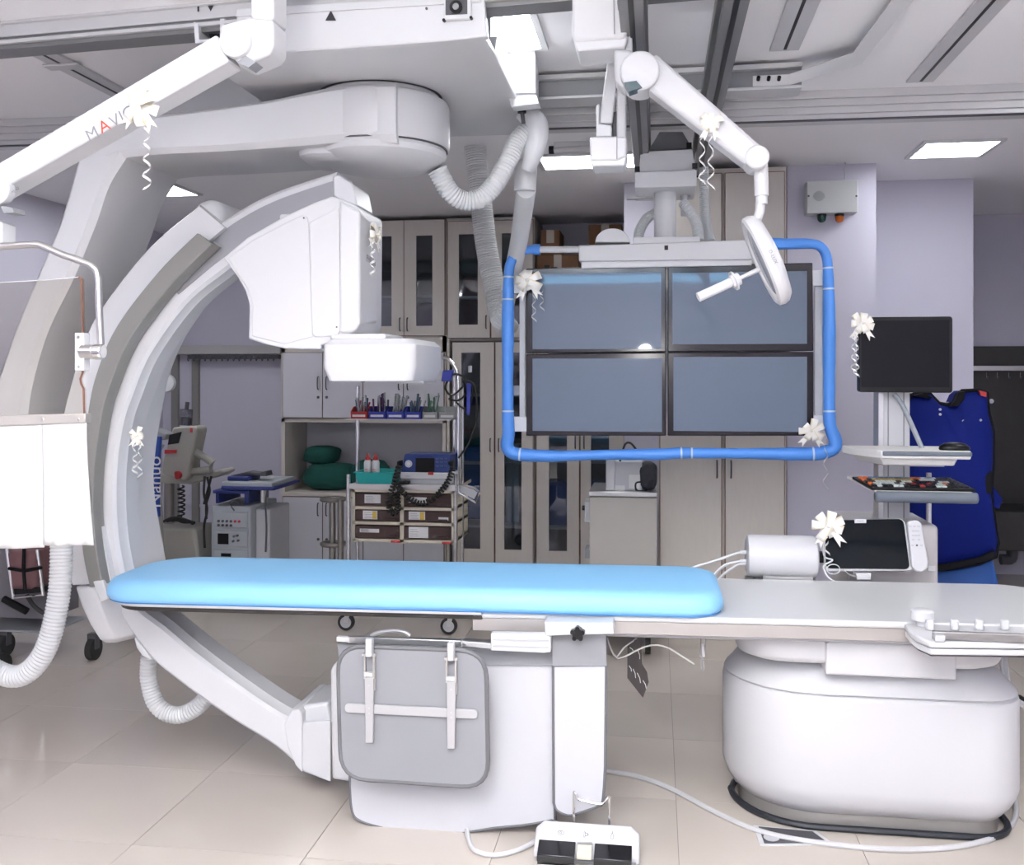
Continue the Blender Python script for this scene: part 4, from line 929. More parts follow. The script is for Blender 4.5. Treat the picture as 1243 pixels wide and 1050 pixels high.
# boom carriage under the rails
MB().prism([P(x, y, 4.62) for x, y in ((770, 209), (770, 228), (845, 226), (845, 206))], (0, 0.36, 0)).build('carriage_plate', WHITE2, mb_, bevel=0.003)
ch = [P(x, y, 4.64) for x, y in ((777, 184), (775, 209), (843, 207), (840, 181))]
MB().prism(ch, (0, 0.30, 0)).build('carriage_box', WHITE2, mb_, bevel=0.003)
for px, py in ((773, 205), (836, 176), (843, 201), (782, 180)):
    cc = P(px, py, 4.62); MB().box(tuple(cc-Vector((0.012, 0.0, 0.012))), tuple(cc+Vector((0.012, 0.03, 0.012)))).build('roller', BLACK, mb_)
MB().prism([P(x, y, 4.75) for x, y in ((787, 182), (800, 160), (828, 160), (840, 180))], (0, 0.2, 0)).build('cable_hood', MGREY, mb_, bevel=0.004)
for a0, b0 in (((792, 236), (760, 241)), ((825, 228), (838, 238))):
    MB().box(tuple(P(min(a0[0], b0[0]), b0[1], 4.85)), tuple(P(max(a0[0], b0[0]), a0[1], 4.85)+Vector((0, 0.05, 0)))).build('bracket', LGREY, mb_)
MB().cyl(P(830, 232, 4.85), P(830, 262, 4.85), 0.016, 12).build('cable_gland', LGREY, mb_)
GHOSE = mat('grey_white_conduit', (0.60, 0.62, 0.64), 0.5, var=0.03)
for ctrl in ([P(795, 258, 4.88), P(784, 266, 4.86), P(776, 280, 4.82), P(774, 292, 4.80)], [P(828, 246, 4.84), P(836, 256, 4.82), P(845, 272, 4.80), P(848, 292, 4.78)], [P(854, 190, 4.98), P(854, 230, 4.98), P(856, 270, 4.94), P(862, 294, 4.86)]):
    hose(MB(), ctrl, 0.026, pitch=0.011).build('conduit', GHOSE, mb_)
# bumper frame wrapped in blue sheet
SLEEVE = mat('blue_wrap_sheet', (0.085, 0.29, 0.80), 0.45, var=0.06, scale=6, bump=0.25, bscale=7)
path = [(655, 303), (641, 303), (628, 307), (620, 318), (617, 336), (616, 400), (616, 500), (617, 525), (615, 540), (620, 549), (634, 552), (670, 553.5), (740, 552), (800, 551.5), (828, 550), (900, 550.5), (980, 551), (1000, 549), (1012, 544), (1013, 533), (1007, 516), (1006, 480), (1006, 400), (1005, 340), (1003, 313), (996, 300), (983, 296), (955, 296), (925, 296)]
fp_ = resample(spl([P(x, y, YM-0.01) for x, y in path], 8), 0.012)
rs = random.Random(5)
ph = [rs.uniform(0, 6.28) for _ in range(4)]
rad = [0.0275*(1+0.09*math.sin(k*0.11+ph[0])+0.08*math.sin(k*0.043+ph[1])+0.02*math.sin(k*0.61+ph[2])) for k in range(len(fp_))]
for k in range(3): rad[k] *= 1.1
rad[4] *= 0.86; rad[5] *= 0.86
MB().tube(fp_, rad, 14).build('bumper_wrap', SLEEVE, mb_, angle=80)
MB().cyl(P(652, 303, YM-0.01), P(704, 303, YM-0.01), 0.016, 16).build('bumper_bar', WHITE, mb_)
TIE = mat('clear_tie', (0.55, 0.65, 0.78), 0.3, var=0.1)
for px, py in ((617, 337), (616, 362), (616, 500), (632, 552), (828, 550), (838, 550), (985, 551), (1006, 498), (1005, 350), (1004, 326)):
    k = min(range(len(fp_)), key=lambda j: (fp_[j]-P(px, py, YM-0.01)).length); k = min(max(k, 1), len(fp_)-2)
    d = (fp_[k+1]-fp_[k-1]).normalized()*0.004
    MB().cyl(fp_[k]-d, fp_[k]+d, rad[k]*1.035, 14).build('tie', TIE, mb_)
for x0, y0, x1, y1 in ((621, 337, 640, 356), (621, 506, 639, 524), (986, 328, 1002, 347), (987, 504, 1002, 523)):
    MB().box(tuple(P(x0, y1, YM)+Vector((0, 0.0, 0))), tuple(P(x1, y0, YM)+Vector((0, 0.03, 0)))).build('bumper_bracket', WHITE2, mb_, bevel=0.003)
for x0, y0, x1, y1 in ((630, 356, 637, 506), (988, 347, 1000, 504)):
    MB().box(tuple(P(x0, y1, YM+0.02)), tuple(P(x1, y0, YM+0.02)+Vector((0, 0.02, 0)))).build('side_plate', LGREY, mb_, bevel=0.003)
plate(MB(), [(612, 468), (634, 468), (634, 480), (612, 480)], YM+0.06, 0.03).build('rear_clip', MGREY, mb_)

# ================================================================== examination lamp on its spring arm
YL = 3.05
la = thing('exam_lamp', 'small round examination lamp on a jointed white ceiling arm', 'lamp', P(930, 368, YL))
plate(MB(), [(694, -40), (694, 44), (698, 50), (757, 46), (761, 40), (761, -40)], YL-0.06, 0.17).build('column_cover', WHITE, la, bevel=0.010, seg=3)
plate(MB(), [(695, 46), (700, 62), (758, 57), (762, 46), (760, 42)], YL-0.05, 0.15).build('cover_base', WHITE2, la, bevel=0.006)
plate(MB(), [(743.6, -20), (745, -20), (746, 41), (744.6, 41)], YL-0.063, 0.003).build('seam', MGREY, la)
plate(MB(), [(757, 10), (767, 12), (767, 62), (757, 60)], YL-0.02, 0.10).build('column_side', WHITE2, la, bevel=0.005)
plate(MB(), [(744, 58), (768, 60), (768, 95), (758, 108), (746, 98)], YL-0.03, 0.10).build('elbow_body', WHITE, la, bevel=0.012, seg=3)
c = P(776, 85, YL-0.07); MB().cyl(c, c+Vector((0, 0.12, 0)), 0.060, 32).build('elbow_joint', WHITE, la, bevel=0.006)
plate(MB(), [(757, 100), (772, 98), (779, 106), (763, 111)], YL-0.08, 0.05).build('joint_window', mat('smoky_teal', (0.03, 0.07, 0.09), 0.2, var=0.1), la)
def arm(mb, a, b, ha, hb, Y, dep):
    A = P(*a, Y); B = P(*b, Y); d = (B-A).normalized(); n = Vector((-d.z, 0, d.x)); y = Vector((0, dep/2, 0))
    return mb.loft([[A-n*ha-y, A+n*ha-y, A+n*ha+y, A-n*ha+y], [B-n*hb-y, B+n*hb-y, B+n*hb+y, B-n*hb+y]])
arm(MB(), (782, 84), (915, 194), 0.050, 0.036, YL, 0.09).build('spring_arm', WHITE, la, bevel=0.014, seg=3)
c = P(919, 190, YL-0.055); MB().cyl(c, c+Vector((0, 0.11, 0)), 0.036, 28).build('wrist_joint', WHITE, la, bevel=0.006)
MB().cyl(P(923, 192, YL), P(924, 238, YL), 0.021, 24).build('wrist_tube', WHITE, la)
MB().cyl(P(924, 238, YL), P(924, 248, YL), 0.0175, 24).build('wrist_ring', WHITE2, la)
MB().tube(spl([P(922, 246, YL), P(922, 256, YL), P(918, 268, YL), P(916, 275, YL)], 4), [0.014]*12+[0.011], 14).build('neck', WHITE, la)
hc = P(931, 315, YL); nv = Vector((-0.90, 0.03, -0.42)).normalized()
LMx = frame(hc, Vector((0.40, 0.0, -0.92)), nv.cross(Vector((0.40, 0.0, -0.92))))
if LMx.col[2].xyz.dot(nv) < 0: LMx = frame(hc, Vector((0.40, 0, -0.92)), -nv.cross(Vector((0.40, 0.0, -0.92))))
MB().lathe([(0.001, -0.030), (0.08, -0.030), (0.125, -0.022), (0.140, -0.010), (0.145, 0.004), (0.143, 0.020), (0.134, 0.026), (0.122, 0.024), (0.118, 0.012)], LMx, 48).build('lamp_head', WHITE, la, angle=40)
MB().lathe([(0.120, 0.012), (0.10, 0.020), (0.001, 0.022)], LMx, 48).build('lamp_lens', mat('lamp_lens', (0.40, 0.42, 0.45), 0.15, var=0.1, scale=30), la)
h0, h1 = P(921, 327, YL-0.02), P(847, 361, YL-0.06)
hd = (h1-h0)
MB().cyl(h0, h0+hd*0.35, 0.008, 14, 0.006).build('handle_stem', WHITE, la)
MB().cyl(h0+hd*0.33, h0+hd*0.46, 0.019, 18).build('handle_hub', WHITE, la)
MB().cyl(h0+hd*0.40, h0+hd*0.425, 0.030, 20).build('handle_guard', WHITE2, la)
MB().cyl(h0+hd*0.44, h1, 0.0145, 18).build('handle_grip', WHITE, la)
vw = (hc-Vector((0, 0, H))).normalized(); ev = -(vw-nv*vw.dot(nv)).normalized()
text('D-LUX', 0.015, frame(hc+ev*0.1462-nv*0.0, ev.cross(nv), -nv), GPRINT, la, 'print')
# second arm with the small box
sb = thing('spare_arm', 'folded white ceiling arm ending in a small box', 'ceiling arm', P(740, 202, 3.3))
MB().loft([[P(x, y, 3.30+dy) for x, y, dy in q] for q in ([(740, 55, 0), (752, 55, 0), (752, 55, 0.09), (740, 55, 0.09)], [(726, 151, 0), (743, 151, 0), (743, 151, 0.09), (726, 151, 0.09)])]).build('upper_link', WHITE, sb, bevel=0.006)
plate(MB(), [(723, 128), (727, 125), (727, 150), (742, 152), (742, 166), (723, 166)], 3.29, 0.10).build('link_cup', WHITE2, sb, bevel=0.004)
plate(MB(), [(748, 108), (759, 108), (759, 190), (748, 190)], 3.31, 0.09).build('rear_link', WHITE, sb, bevel=0.005)
plate(MB(), [(742, 137), (748, 135), (748, 168), (743, 168)], 3.33, 0.06).build('gap_filler', DGREY, sb)
plate(MB(), [(715, 166), (748, 165), (760, 166), (760, 190), (748, 195), (716, 195)], 3.26, 0.13).build('box', WHITE, sb, bevel=0.007, seg=3)
plate(MB(), [(716, 193), (760, 190), (758, 201), (718, 202)], 3.265, 0.12).build('box_base', WHITE2, sb, bevel=0.005)
plate(MB(), [(747.6, 166), (749, 166), (749, 193), (747.6, 193)], 3.257, 0.004).build('seam', MGREY, sb)
# bright box at the end of the carriage
eb = thing('carriage_box', 'white box hanging by the lit ceiling panel above the hose elbow', 'box', P(630, 128, 3.95))
plate(MB(), [(606, 61), (649, 61), (650, 113), (615, 114)], 3.72, 0.10).build('shell', WHITE, eb, bevel=0.004)
plate(MB(), [(615, 114), (650, 113), (654, 126), (620, 130)], 3.73, 0.07).build('base', WHITE2, eb, bevel=0.004)

# ================================================================== lettered arm with the hanging glass shield (left, near)
YA = 2.50
ra = thing('shield_arm', 'thick white slanting ceiling arm with grey and red lettering', 'ceiling arm', P(100, 180, YA))
plate(MB(), [(303, -60), (331, -60), (331, 24), (303, 22)], YA-0.05, 0.10).build('drop_post', WHITE, ra, bevel=0.010, seg=3)
plate(MB(), [(266, 30), (300, 21), (331, 23), (331, 58), (325, 66), (292, 80), (270, 60)], YA-0.045, 0.10).build('joint_block', WHITE, ra, bevel=0.010, seg=3)
c = P(284, 49, YA-0.062); MB().cyl(c, c+Vector((0, 0.03, 0)), 0.043, 40).build('joint_disc', WHITE, ra, bevel=0.003)
plate(MB(), [(288, 75), (297, 67), (310, 75), (301, 82)], YA-0.0465, 0.05).build('joint_window', MGREY, ra)
arm(MB(), (278, 64), (-20, 236), 0.040, 0.034, YA-0.005, 0.085).build('spring_arm', WHITE, ra, bevel=0.006, seg=3)
c = P(-6, 230, YA-0.062); MB().cyl(c, c+Vector((0, 0.03, 0)), 0.040, 36).build('joint_disc', WHITE, ra, bevel=0.003)
plate(MB(), [(0, 250), (14, 252), (17, 258), (4, 259)], YA-0.05, 0.05).build('joint_window', MGREY, ra)
plate(MB(), [(-20, 262), (2, 270), (2, 298), (-20, 298)], YA-0.03, 0.06).build('lower_socket', WHITE2, ra, bevel=0.003)
d_ = (P(267, 60, YA)-P(0, 218, YA)); tdir = Vector((d_.x, 0, d_.z)); tup = Vector((-d_.z, 0, d_.x))
yt = YA-0.005-0.0425-0.0015
for ch, px, py, m in (('M', 111.5, 163, GPRINT), ('A', 126, 153.5, RPRINT), ('V', 139, 147, GPRINT), ('I', 147, 142, GPRINT), ('G', 155, 137, GPRINT)):
    text(ch, 0.047, frame(P(px, py, yt), tdir, tup), m, ra, 'letter', bold=-0.0003)
text('portegra2', 0.011, frame(P(14.5, 232.5, yt), tdir, tup), GPRINT, ra, 'letter')
# glass shield with drape
YG = 2.40
gs = thing('radiation_shield', 'clear hanging glass shield with white drape along its foot', 'shield', P(50, 660, YG))
gl = rr_px([(-60, 345), (100, 336), (103, 506), (-60, 512)], 6, 4)
gl = [(-60, 346), (60, 340), (95, 336.5), (98.5, 339), (100, 402), (100, 452), (97, 460), (98, 466), (101, 472), (102, 508), (-60, 516)]
plate(MB(), gl, YG, 0.012).build('glass_pane', glassmat('lead_glass', (0.90, 0.885, 0.85), 0.05, 0.02), gs)
edge = mat('glass_edge_brown', (0.20, 0.09, 0.06), 0.3, var=0.1)
MB().tube([P(x, y, YG+0.006) for x, y in gl[2:10]], 0.0032, 6).build('glass_edge', edge, gs)
MB().tube([P(x, y, YG+0.006) for x, y in gl[:3]], 0.0016, 6).build('glass_top_edge', LGREY, gs)
plate(MB(), [(-60, 506), (103, 502), (103, 513), (-60, 519)], YG-0.008, 0.03).build('foot_bar', mat('warm_steel', (0.60, 0.57, 0.52), 0.35, 0.7, var=0.04), gs, bevel=0.002)
for px in (50, 93): 
    c = P(px, 509, YG-0.012); MB().cyl(c, c+Vector((0, 0.006, 0)), 0.0045, 10).build('bolt', STEEL, gs)
plate(MB(), [(90, 404), (101, 404), (101, 450), (90, 450)], YG-0.006, 0.03).build('hinge_plate', WHITE2, gs, bevel=0.002)
for py in (409, 427, 445):
    c = P(94, py, YG-0.010); MB().cyl(c, c+Vector((0, 0.006, 0)), 0.004, 10).build('bolt', STEEL, gs)
MB().cyl(P(99, 427, YG), P(114, 427, YG), 0.019, 24).build('hinge_barrel', STEEL, gs, bevel=0.002)
MB().cyl(P(114, 427, YG), P(125, 427, YG), 0.0205, 24).build('hinge_cap', CHROME, gs, bevel=0.004)
MB().tube(spl([P(-40, 301, YG), P(0, 299, YG), P(40, 297, YG), P(52, 299, YG), P(75, 309, YG), P(98, 317, YG), P(112, 324, YG), P(118, 336, YG), P(120, 380, YG), P(122, 418, YG)], 8), 0.0095, 14).build('carrier_tube', STEEL, gs)
DRAPE = mat('white_drape_vinyl', (0.62, 0.62, 0.62), 0.55, var=0.02, bump=0.25, bscale=10)
def drape(x0, x1, ytop, ybot, Y, name, ph):
    q = MB(); nx, nz = 16, 18; vs = []; fs = []
    for j in range(nz+1):
        for i in range(nx+1):
            s_ = i/nx; v = j/nz; p = P(x0+(x1-x0)*s_, ytop+(ybot-ytop)*v, Y)
            p.y += v*0.010*math.sin(7*s_+ph)+v*0.004*math.sin(19*s_+3*v); p.x += (0.018*v*v if s_ > 0.98 and x1 > 100 else 0)
            vs.append(p)
    for j in range(nz):
        for i in range(nx):
            k = j*(nx+1)+i; fs.append((k, k+1, k+nx+2, k+nx+1))
    q.add(vs, fs); o = q.build(name, DRAPE, gs, angle=80)
    md = o.modifiers.new('solid', 'SOLIDIFY'); md.thickness = 0.005
drape(-60, 51.5, 515, 665, YG+0.004, 'drape', 0.3); drape(51.5, 105, 513, 662, YG+0.002, 'drape', 2.0)
# ================================================================== behind the table: syringe pump cylinder, tablet, workstation
t = thing('cylinder_unit', 'white horizontal drum unit on the far table edge', 'medical device', P(948, 702, 4.02))
a, b = P(905, 674, 4.02), P(991, 673, 4.02); r_ = 0.083
ax = (b-a).normalized()
CM = frame(a, (0, 1, 0), (0, 0, 1)); L_ = (b-a).length
CMx = Matrix(((0, 0, 1, a.x), (1, 0, 0, a.y), (0, 1, 0, a.z), (0, 0, 0, 1)))
MB().lathe([(0.001, 0.0), (r_-0.02, 0.0), (r_-0.012, 0.004)], CMx, 40).build('end_plate', LGREY, t)
MB().lathe([(r_-0.014, 0.002), (r_-0.003, 0.006), (r_, 0.016), (r_, L_-0.018), (r_-0.004, L_-0.006), (r_-0.018, L_), (0.001, L_)], CMx, 40).build('drum_shell', WHITE, t, angle=40)
bar(MB(), P(925, 700, 3.98), P(985, 701, 3.98), 0.05, 0.012).build('cradle', STEEL, t)
bar(MB(), P(905, 703, 4.0), P(990, 704, 4.0), 0.12, 0.006).build('cradle_plate', ALU, t)
for px in (918, 975): MB().box(tuple(P(px-4, 703, 4.0)), tuple(P(px+4, 694, 4.0)+Vector((0, 0.05, 0)))).build('cradle_foot', DGREY, t)
MB().box((b.x, b.y-0.02, b.z-0.03), (b.x+0.03, b.y+0.02, b.z+0.01)).build('connector', BLACK, t, bevel=0.004)
for k, (y0, pts) in enumerate(((670, [(870, 680), (850, 686), (838, 690)]), (681, [(882, 685), (872, 692), (864, 702)]), (684, [(888, 690), (878, 697), (872, 704)]))):
    ctrl = [P(908, y0, 4.02), P(898, y0+0.5, 4.02)]+[P(x, y, 4.02) for x, y in pts]
    MB().tube(spl(ctrl, 6), 0.0055, 8).build('lead', WHITE, t)
    MB().cyl(ctrl[0], ctrl[1], 0.0085, 12).build('plug', WHITE2, t)
# tablet display
t = thing('touch_display', 'black tilted touch display on a clamp at the far table edge', 'display', P(1055, 705, 3.98))
YT = 3.99
plate(MB(), rr_px([(999, 634), (1098, 630), (1109, 693), (1000, 694)], 7, 5), YT, 0.03).build('display_back', WHITE2, t, bevel=0.004)
plate(MB(), rr_px([(1001, 632), (1096, 630), (1104, 691), (1002, 690)], 7, 5), YT-0.004, 0.008).build('glass_front', mat('black_glass', (0.006, 0.008, 0.011), 0.07, var=0.05, spec=0.25), t)
plate(MB(), [(1037, 630), (1051, 630), (1051, 635), (1037, 635)], YT-0.007, 0.004).build('name_plate', WHITE, t)
text('PHILIPS', 0.008, frame(P(1044, 632.6, YT-0.008), (1, 0, 0), (0, 0, 1)), GPRINT, t, 'lettering', ext=0.0002)
plate(MB(), [(1038, 696), (1057, 696), (1057, 704), (1040, 704)], YT-0.01, 0.05).build('clamp', WHITE, t, bevel=0.003)
MB().tube(spl([P(1024, 692, YT), P(1030, 697, YT), P(1040, 700, YT)], 4), 0.003, 6).build('clamp_rod', STEEL, t)
q = MB().tube(spl([P(1004, 652, YT-0.02), P(999, 656, YT-0.02), P(1000, 675, YT-0.02), P(1010, 680, YT-0.03), P(1000, 686, YT-0.03), P(1000, 692, YT-0.03), P(1006, 702, YT-0.04), P(1020, 709, YT-0.06)], 8), 0.0032, 8); q.build('cable', WHITE, t)
ring = [P(1011+8*math.cos(R(k)), 691+6*math.sin(R(k)), YT-0.03) for k in range(0, 361, 20)]
MB().tube(ring, 0.002, 6).build('cable_loop', WHITE, t)
t = thing('remote_control', 'white slim remote handset hooked beside the black display', 'remote', P(1113, 696, 3.97))
rm = [(1101, 636), (1104, 632.5), (1114, 632), (1118, 635), (1121, 652), (1127, 682), (1126, 690), (1119, 695.5), (1111, 694), (1106, 688), (1104, 665)]
plate(MB(), rm, 3.965, 0.025).build('shell', WHITE, t, bevel=0.008, seg=3)
q = MB()
for py, pxs_ in ((639, (1104.5, 1109.5, 1114.5)), (644.5, (1108, 1111, 1114)), (650, (1108, 1111.5, 1115)), (655, (1108, 1115)), (662, (1107, 1118))):
    for px in pxs_: q.box(tuple(P(px-1.6, py+1, 3.9635)), tuple(P(px+1.6, py-1, 3.9635)+Vector((0, 0.002, 0))))
q.build('keys', LGREY, t)
MB().cyl(P(1112.5, 662, 3.963), P(1112.5, 662, 3.966), 0.004, 10).build('main_key', DGREY, t)

ws = thing('workstation', 'white computer stand with black monitor, keyboard tray and column', 'workstation', P(1085, 900, 4.35))
WY = 4.30
plate(MB(), rr_px([(1042, 385), (1156, 384), (1156, 477), (1042, 476)], 4, 4), WY, 0.045).build('monitor', BLACK, ws, bevel=0.004)
plate(MB(), [(1045, 389.5), (1152, 388.5), (1152, 470), (1045, 470)], WY-0.001, 0.004).build('monitor_screen', mat('dark_screen', (0.006, 0.006, 0.008), 0.25, var=0.05, spec=0.2), ws)
plate(MB(), [(1066, 470), (1072, 470), (1072, 640), (1066, 640)], WY+0.10, 0.10).build('column_edge', ALU, ws)
plate(MB(), [(1072, 440), (1104, 440), (1104, 640), (1072, 640)], WY+0.11, 0.08).build('column', WHITE2, ws, bevel=0.003)
for x0 in (1077, 1096): plate(MB(), [(x0, 440), (x0+1.5, 440), (x0+1.5, 640), (x0, 640)], WY+0.108, 0.004).build('column_slot', MGREY, ws)
MB().tube(spl([P(1085, 478, WY+0.06), P(1095, 492, WY+0.05), P(1108, 520, WY+0.0), P(1119, 545, WY-0.05)], 6), 0.010, 10).build('cable_sleeve', mat('grey_braid', (0.30, 0.33, 0.36), 0.6, var=0.2, scale=60), ws)
TRAYW = mat('tray_white', (0.66, 0.65, 0.63), 0.45, var=0.02)
SLATE = mat('slate_edge', (0.11, 0.13, 0.16), 0.5, var=0.05)
def tray(px0, px1, ytop, yfront, ybot, name, yb, yf_):
    pass
zu = P(1110, 549, WY-0.22).z
xl, xr = P(1027, 550, WY-0.05).x, P(1180, 550, WY-0.22).x
pl_ = [(xl, WY+0.05), (xl+0.015, WY-0.08), (xl+0.10, WY-0.23), (xr-0.01, WY-0.23), (xr, WY-0.20), (xr-0.03, WY+0.06)]
MB().prism([(x, y, zu-0.026) for x, y in pl_], (0, 0, 0.032)).build('upper_tray', TRAYW, ws, bevel=0.005)
MB().prism([(xl+0.105, WY-0.237, zu-0.014), (xr-0.005, WY-0.237, zu-0.014), (xr-0.005, WY-0.225, zu-0.014), (xl+0.105, WY-0.225, zu-0.014)], (0, 0, 0.018)).build('upper_tray_edge', SLATE, ws, bevel=0.004)
MB().loft([[Vector((xl+0.03, WY+0.04, zu-0.026)), Vector((xl+0.10, WY-0.205, zu-0.026)), Vector((xr-0.05, WY-0.205, zu-0.026)), Vector((xr-0.05, WY+0.04, zu-0.026))],
           [Vector((xl+0.06, WY+0.03, zu-0.055)), Vector((xl+0.115, WY-0.19, zu-0.055)), Vector((xr-0.06, WY-0.19, zu-0.055)), Vector((xr-0.06, WY+0.03, zu-0.055))]]).build('upper_tray_bowl', TRAYW, ws, bevel=0.004)
MB().box((xl+0.19, WY-0.15, zu-0.062), (xl+0.36, WY+0.08, zu-0.055)).build('tray_bracket', WHITE2, ws)
zk = P(1110, 596, WY-0.22).z
xl2, xr2 = P(1029, 590, WY+0.0).x, P(1187, 600, WY-0.25).x
zs = lambda y: zk+(y-(WY-0.24))*0.13
MB().prism([(xl2, WY+0.03, zs(WY+0.03)-0.016), (xl2+0.07, WY-0.24, zk-0.016), (xr2-0.005, WY-0.24, zk-0.016), (xr2-0.09, WY+0.03, zs(WY+0.03)-0.016)], (0, 0, 0.012)).build('keyboard_tray', TRAYW, ws, bevel=0.003)
MB().cyl((xl2+0.055, WY-0.245, zk-0.022), (xr2, WY-0.245, zk-0.022), 0.022, 18).build('wrist_rest', SLATE, ws, bevel=0.008)
MB().box((xl2+0.19, WY-0.17, zk-0.052), (xl2+0.42, WY+0.10, zk-0.040)).build('tray_bracket', WHITE2, ws, bevel=0.002)
MB().cyl(P(1127, 574, WY+0.02), P(1127, 640, WY+0.02), 0.011, 12).build('support_post', STEEL, ws)
MB().box((P(1030, 640, 4.2).x, 4.22, 0.03), (P(1141, 640, 4.2).x, 4.62, P(1100, 637, 4.22).z)).build('cabinet', mat('cabinet_grey_white', (0.52, 0.50, 0.50), 0.5, var=0.02), ws, bevel=0.02, seg=3)
MB().box((P(1030, 640, 4.2).x+0.01, 4.24, 0.0), (P(1141, 640, 4.2).x-0.01, 4.60, 0.04)).build('cabinet_foot', DGREY, ws)
MB().box(tuple(P(1126, 693, 4.218)), tuple(P(1135, 687, 4.218)+Vector((0, 0.003, 0)))).build('label_sticker', PAPER, ws)
# keyboard with coloured caps
kb = thing('keyboard', 'black keyboard with orange and white coloured caps on the lower tray', 'keyboard', (0.0, 0, 0))
kx0, kx1 = P(1044, 593, WY-0.1).x, P(1171, 597, WY-0.15).x; ky0, ky1 = WY-0.215, WY-0.03
kb.location = ((kx0+kx1)/2, (ky0+ky1)/2, zk-0.004)
MB().prism([(kx0+0.02, ky0, zs(ky0)-0.004), (kx1+0.02, ky0, zs(ky0)-0.004), (kx1-0.02, ky1, zs(ky1)-0.004), (kx0-0.02, ky1, zs(ky1)-0.004)], (0, 0, 0.012)).build('base', BLACK, kb, bevel=0.003)
KM = {'k': BLACK, 'w': mat('key_white', (0.55, 0.62, 0.62), 0.5, var=0.05), 'o': mat('key_orange', (0.75, 0.16, 0.02), 0.5, var=0.05), 'b': mat('key_blue', (0.12, 0.22, 0.32), 0.5, var=0.05), 'r': mat('key_red', (0.4, 0.03, 0.03), 0.5, var=0.05), 'y': mat('key_yellow', (0.5, 0.32, 0.08), 0.5, var=0.05)}
rows = ['kwkkwwkkkrkkwwkkkk', 'owwwwkwkrkkrkwokkk', 'kkwwwwkwwkkkkkwwkk', 'okyyyyyyyykwwwkkkk', 'oobbbbbbbboowwwkkk']
for j, rw in enumerate(rows):
    for i, chh in enumerate(rw):
        x = kx0+0.012+(kx1-kx0-0.024)*(i+0.5)/18; y = ky0+0.015+(ky1-ky0-0.03)*(j+0.5)/5
        hw = (kx1-kx0-0.024)/36*0.86; hh = (ky1-ky0-0.03)/10*0.86
        x += 0.02-0.04*(y-ky0)/(ky1-ky0); MB().prism([(x-hw, y-hh, zs(y-hh)+0.008), (x+hw, y-hh, zs(y-hh)+0.008), (x+hw, y+hh, zs(y+hh)+0.008), (x-hw, y+hh, zs(y+hh)+0.008)], (0, 0, 0.005)).build('key', KM[chh], kb)
c = P(1158, 547, WY-0.16); c.z = zu+0.006
t = thing('mouse', 'black computer mouse on the upper tray of the workstation', 'mouse', c)
MB().lathe([(0.030, 0.0), (0.032, 0.006), (0.030, 0.016), (0.022, 0.026), (0.010, 0.031), (0.001, 0.032)], Matrix.Translation(c), 24, 1.9, 1.0).build('shell', BLACK, t)
MB().cyl(c+Vector((-0.035, -0.004, 0.022)), c+Vector((-0.035, 0.004, 0.022)), 0.006, 10).build('wheel', DGREY, t)
# lead apron on a stand
NAVY = mat('navy_apron', (0.004, 0.012, 0.14), 0.65, var=0.12, scale=5, bump=0.35, bscale=5, spec=0.12)
TRIM = mat('black_trim', (0.006, 0.006, 0.008), 0.7, var=0.1, spec=0.15)
ap = thing('lead_apron', 'royal blue lead apron with black edging on a stand', 'apron', P(1160, 706, 5.0))
AY = 5.0
av = [(1100, 484), (1112, 478), (1128, 477), (1134, 484), (1140, 490), (1150, 492), (1158, 489), (1162, 480), (1168, 475), (1190, 474), (1198, 477), (1200, 500), (1206, 524), (1206, 560), (1203, 600), (1207, 630), (1212, 660), (1209, 676), (1190, 684), (1150, 691), (1100, 694)]
def puff(mb, pts, Y, dep, bulge):
    """cloth body: front bulged towards the viewer"""
    c2 = Vector((sum(p[0] for p in pts)/len(pts), sum(p[1] for p in pts)/len(pts), 0)); secs = []
    for s_, dy in ((1.0, dep), (1.0, 0.03), (0.97, 0.0), (0.85, -bulge*0.5), (0.55, -bulge*0.9), (0.15, -bulge)):
        secs.append([P(c2.x+(x-c2.x)*s_, c2.y+(y-c2.y)*s_, Y)+Vector((0, dy, 0)) for x, y in pts])
    return mb.loft(secs)
puff(MB(), av, AY, 0.14, 0.05).build('vest', NAVY, ap, angle=70)
MB().tube([P(x, y, AY)+Vector((0, 0.012, 0)) for x, y in av+[av[0]]], 0.011, 8).build('edge_binding', TRIM, ap)
for pts in ([(1160, 486), (1164, 476), (1172, 475), (1170, 485), (1163, 493), (1154, 494)], [(1108, 480), (1122, 477), (1132, 483), (1126, 484)], [(1190, 580), (1204, 572), (1204, 598), (1190, 602), (1183, 594)], [(1108, 687), (1150, 685), (1190, 677), (1208, 668), (1206, 678), (1150, 693), (1108, 695)]):
    plate(MB(), pts, AY-0.035, 0.04).build('trim_patch', TRIM, ap, bevel=0.003)
plate(MB(), [(1188, 474), (1197, 476), (1197, 482), (1190, 480)], AY-0.02, 0.02).build('red_tab', RED, ap)
plate(MB(), [(1174.5, 519), (1185.5, 519), (1185.5, 528), (1175, 528)], AY-0.042, 0.003).build('care_label', PAPER, ap)
for px, py in ((1169, 511), (1190, 510), (1141, 497), (1141, 503)):
    c = P(px, py, AY-0.045); MB().cyl(c, c+Vector((0, 0.01, 0)), 0.006, 10).build('stud', STEEL, ap)
plate(MB(), [(1205, 590), (1217, 606), (1213, 618), (1206, 616)], AY, 0.03).build('belt_end', NAVY, ap, bevel=0.004)
puff(MB(), [(1120, 690), (1165, 688), (1205, 678), (1212, 706), (1214, 760), (1120, 760)], AY+0.05, 0.10, 0.03).build('skirt', mat('mid_blue_cloth', (0.012, 0.07, 0.28), 0.7, var=0.12, bump=0.3, bscale=6), ap, angle=70)
MB().cyl(P(1150, 488, 5.1), (P(1150, 488, 5.1).x, 5.1, 0.02), 0.016, 12).build('stand_pole', STEEL, ap)
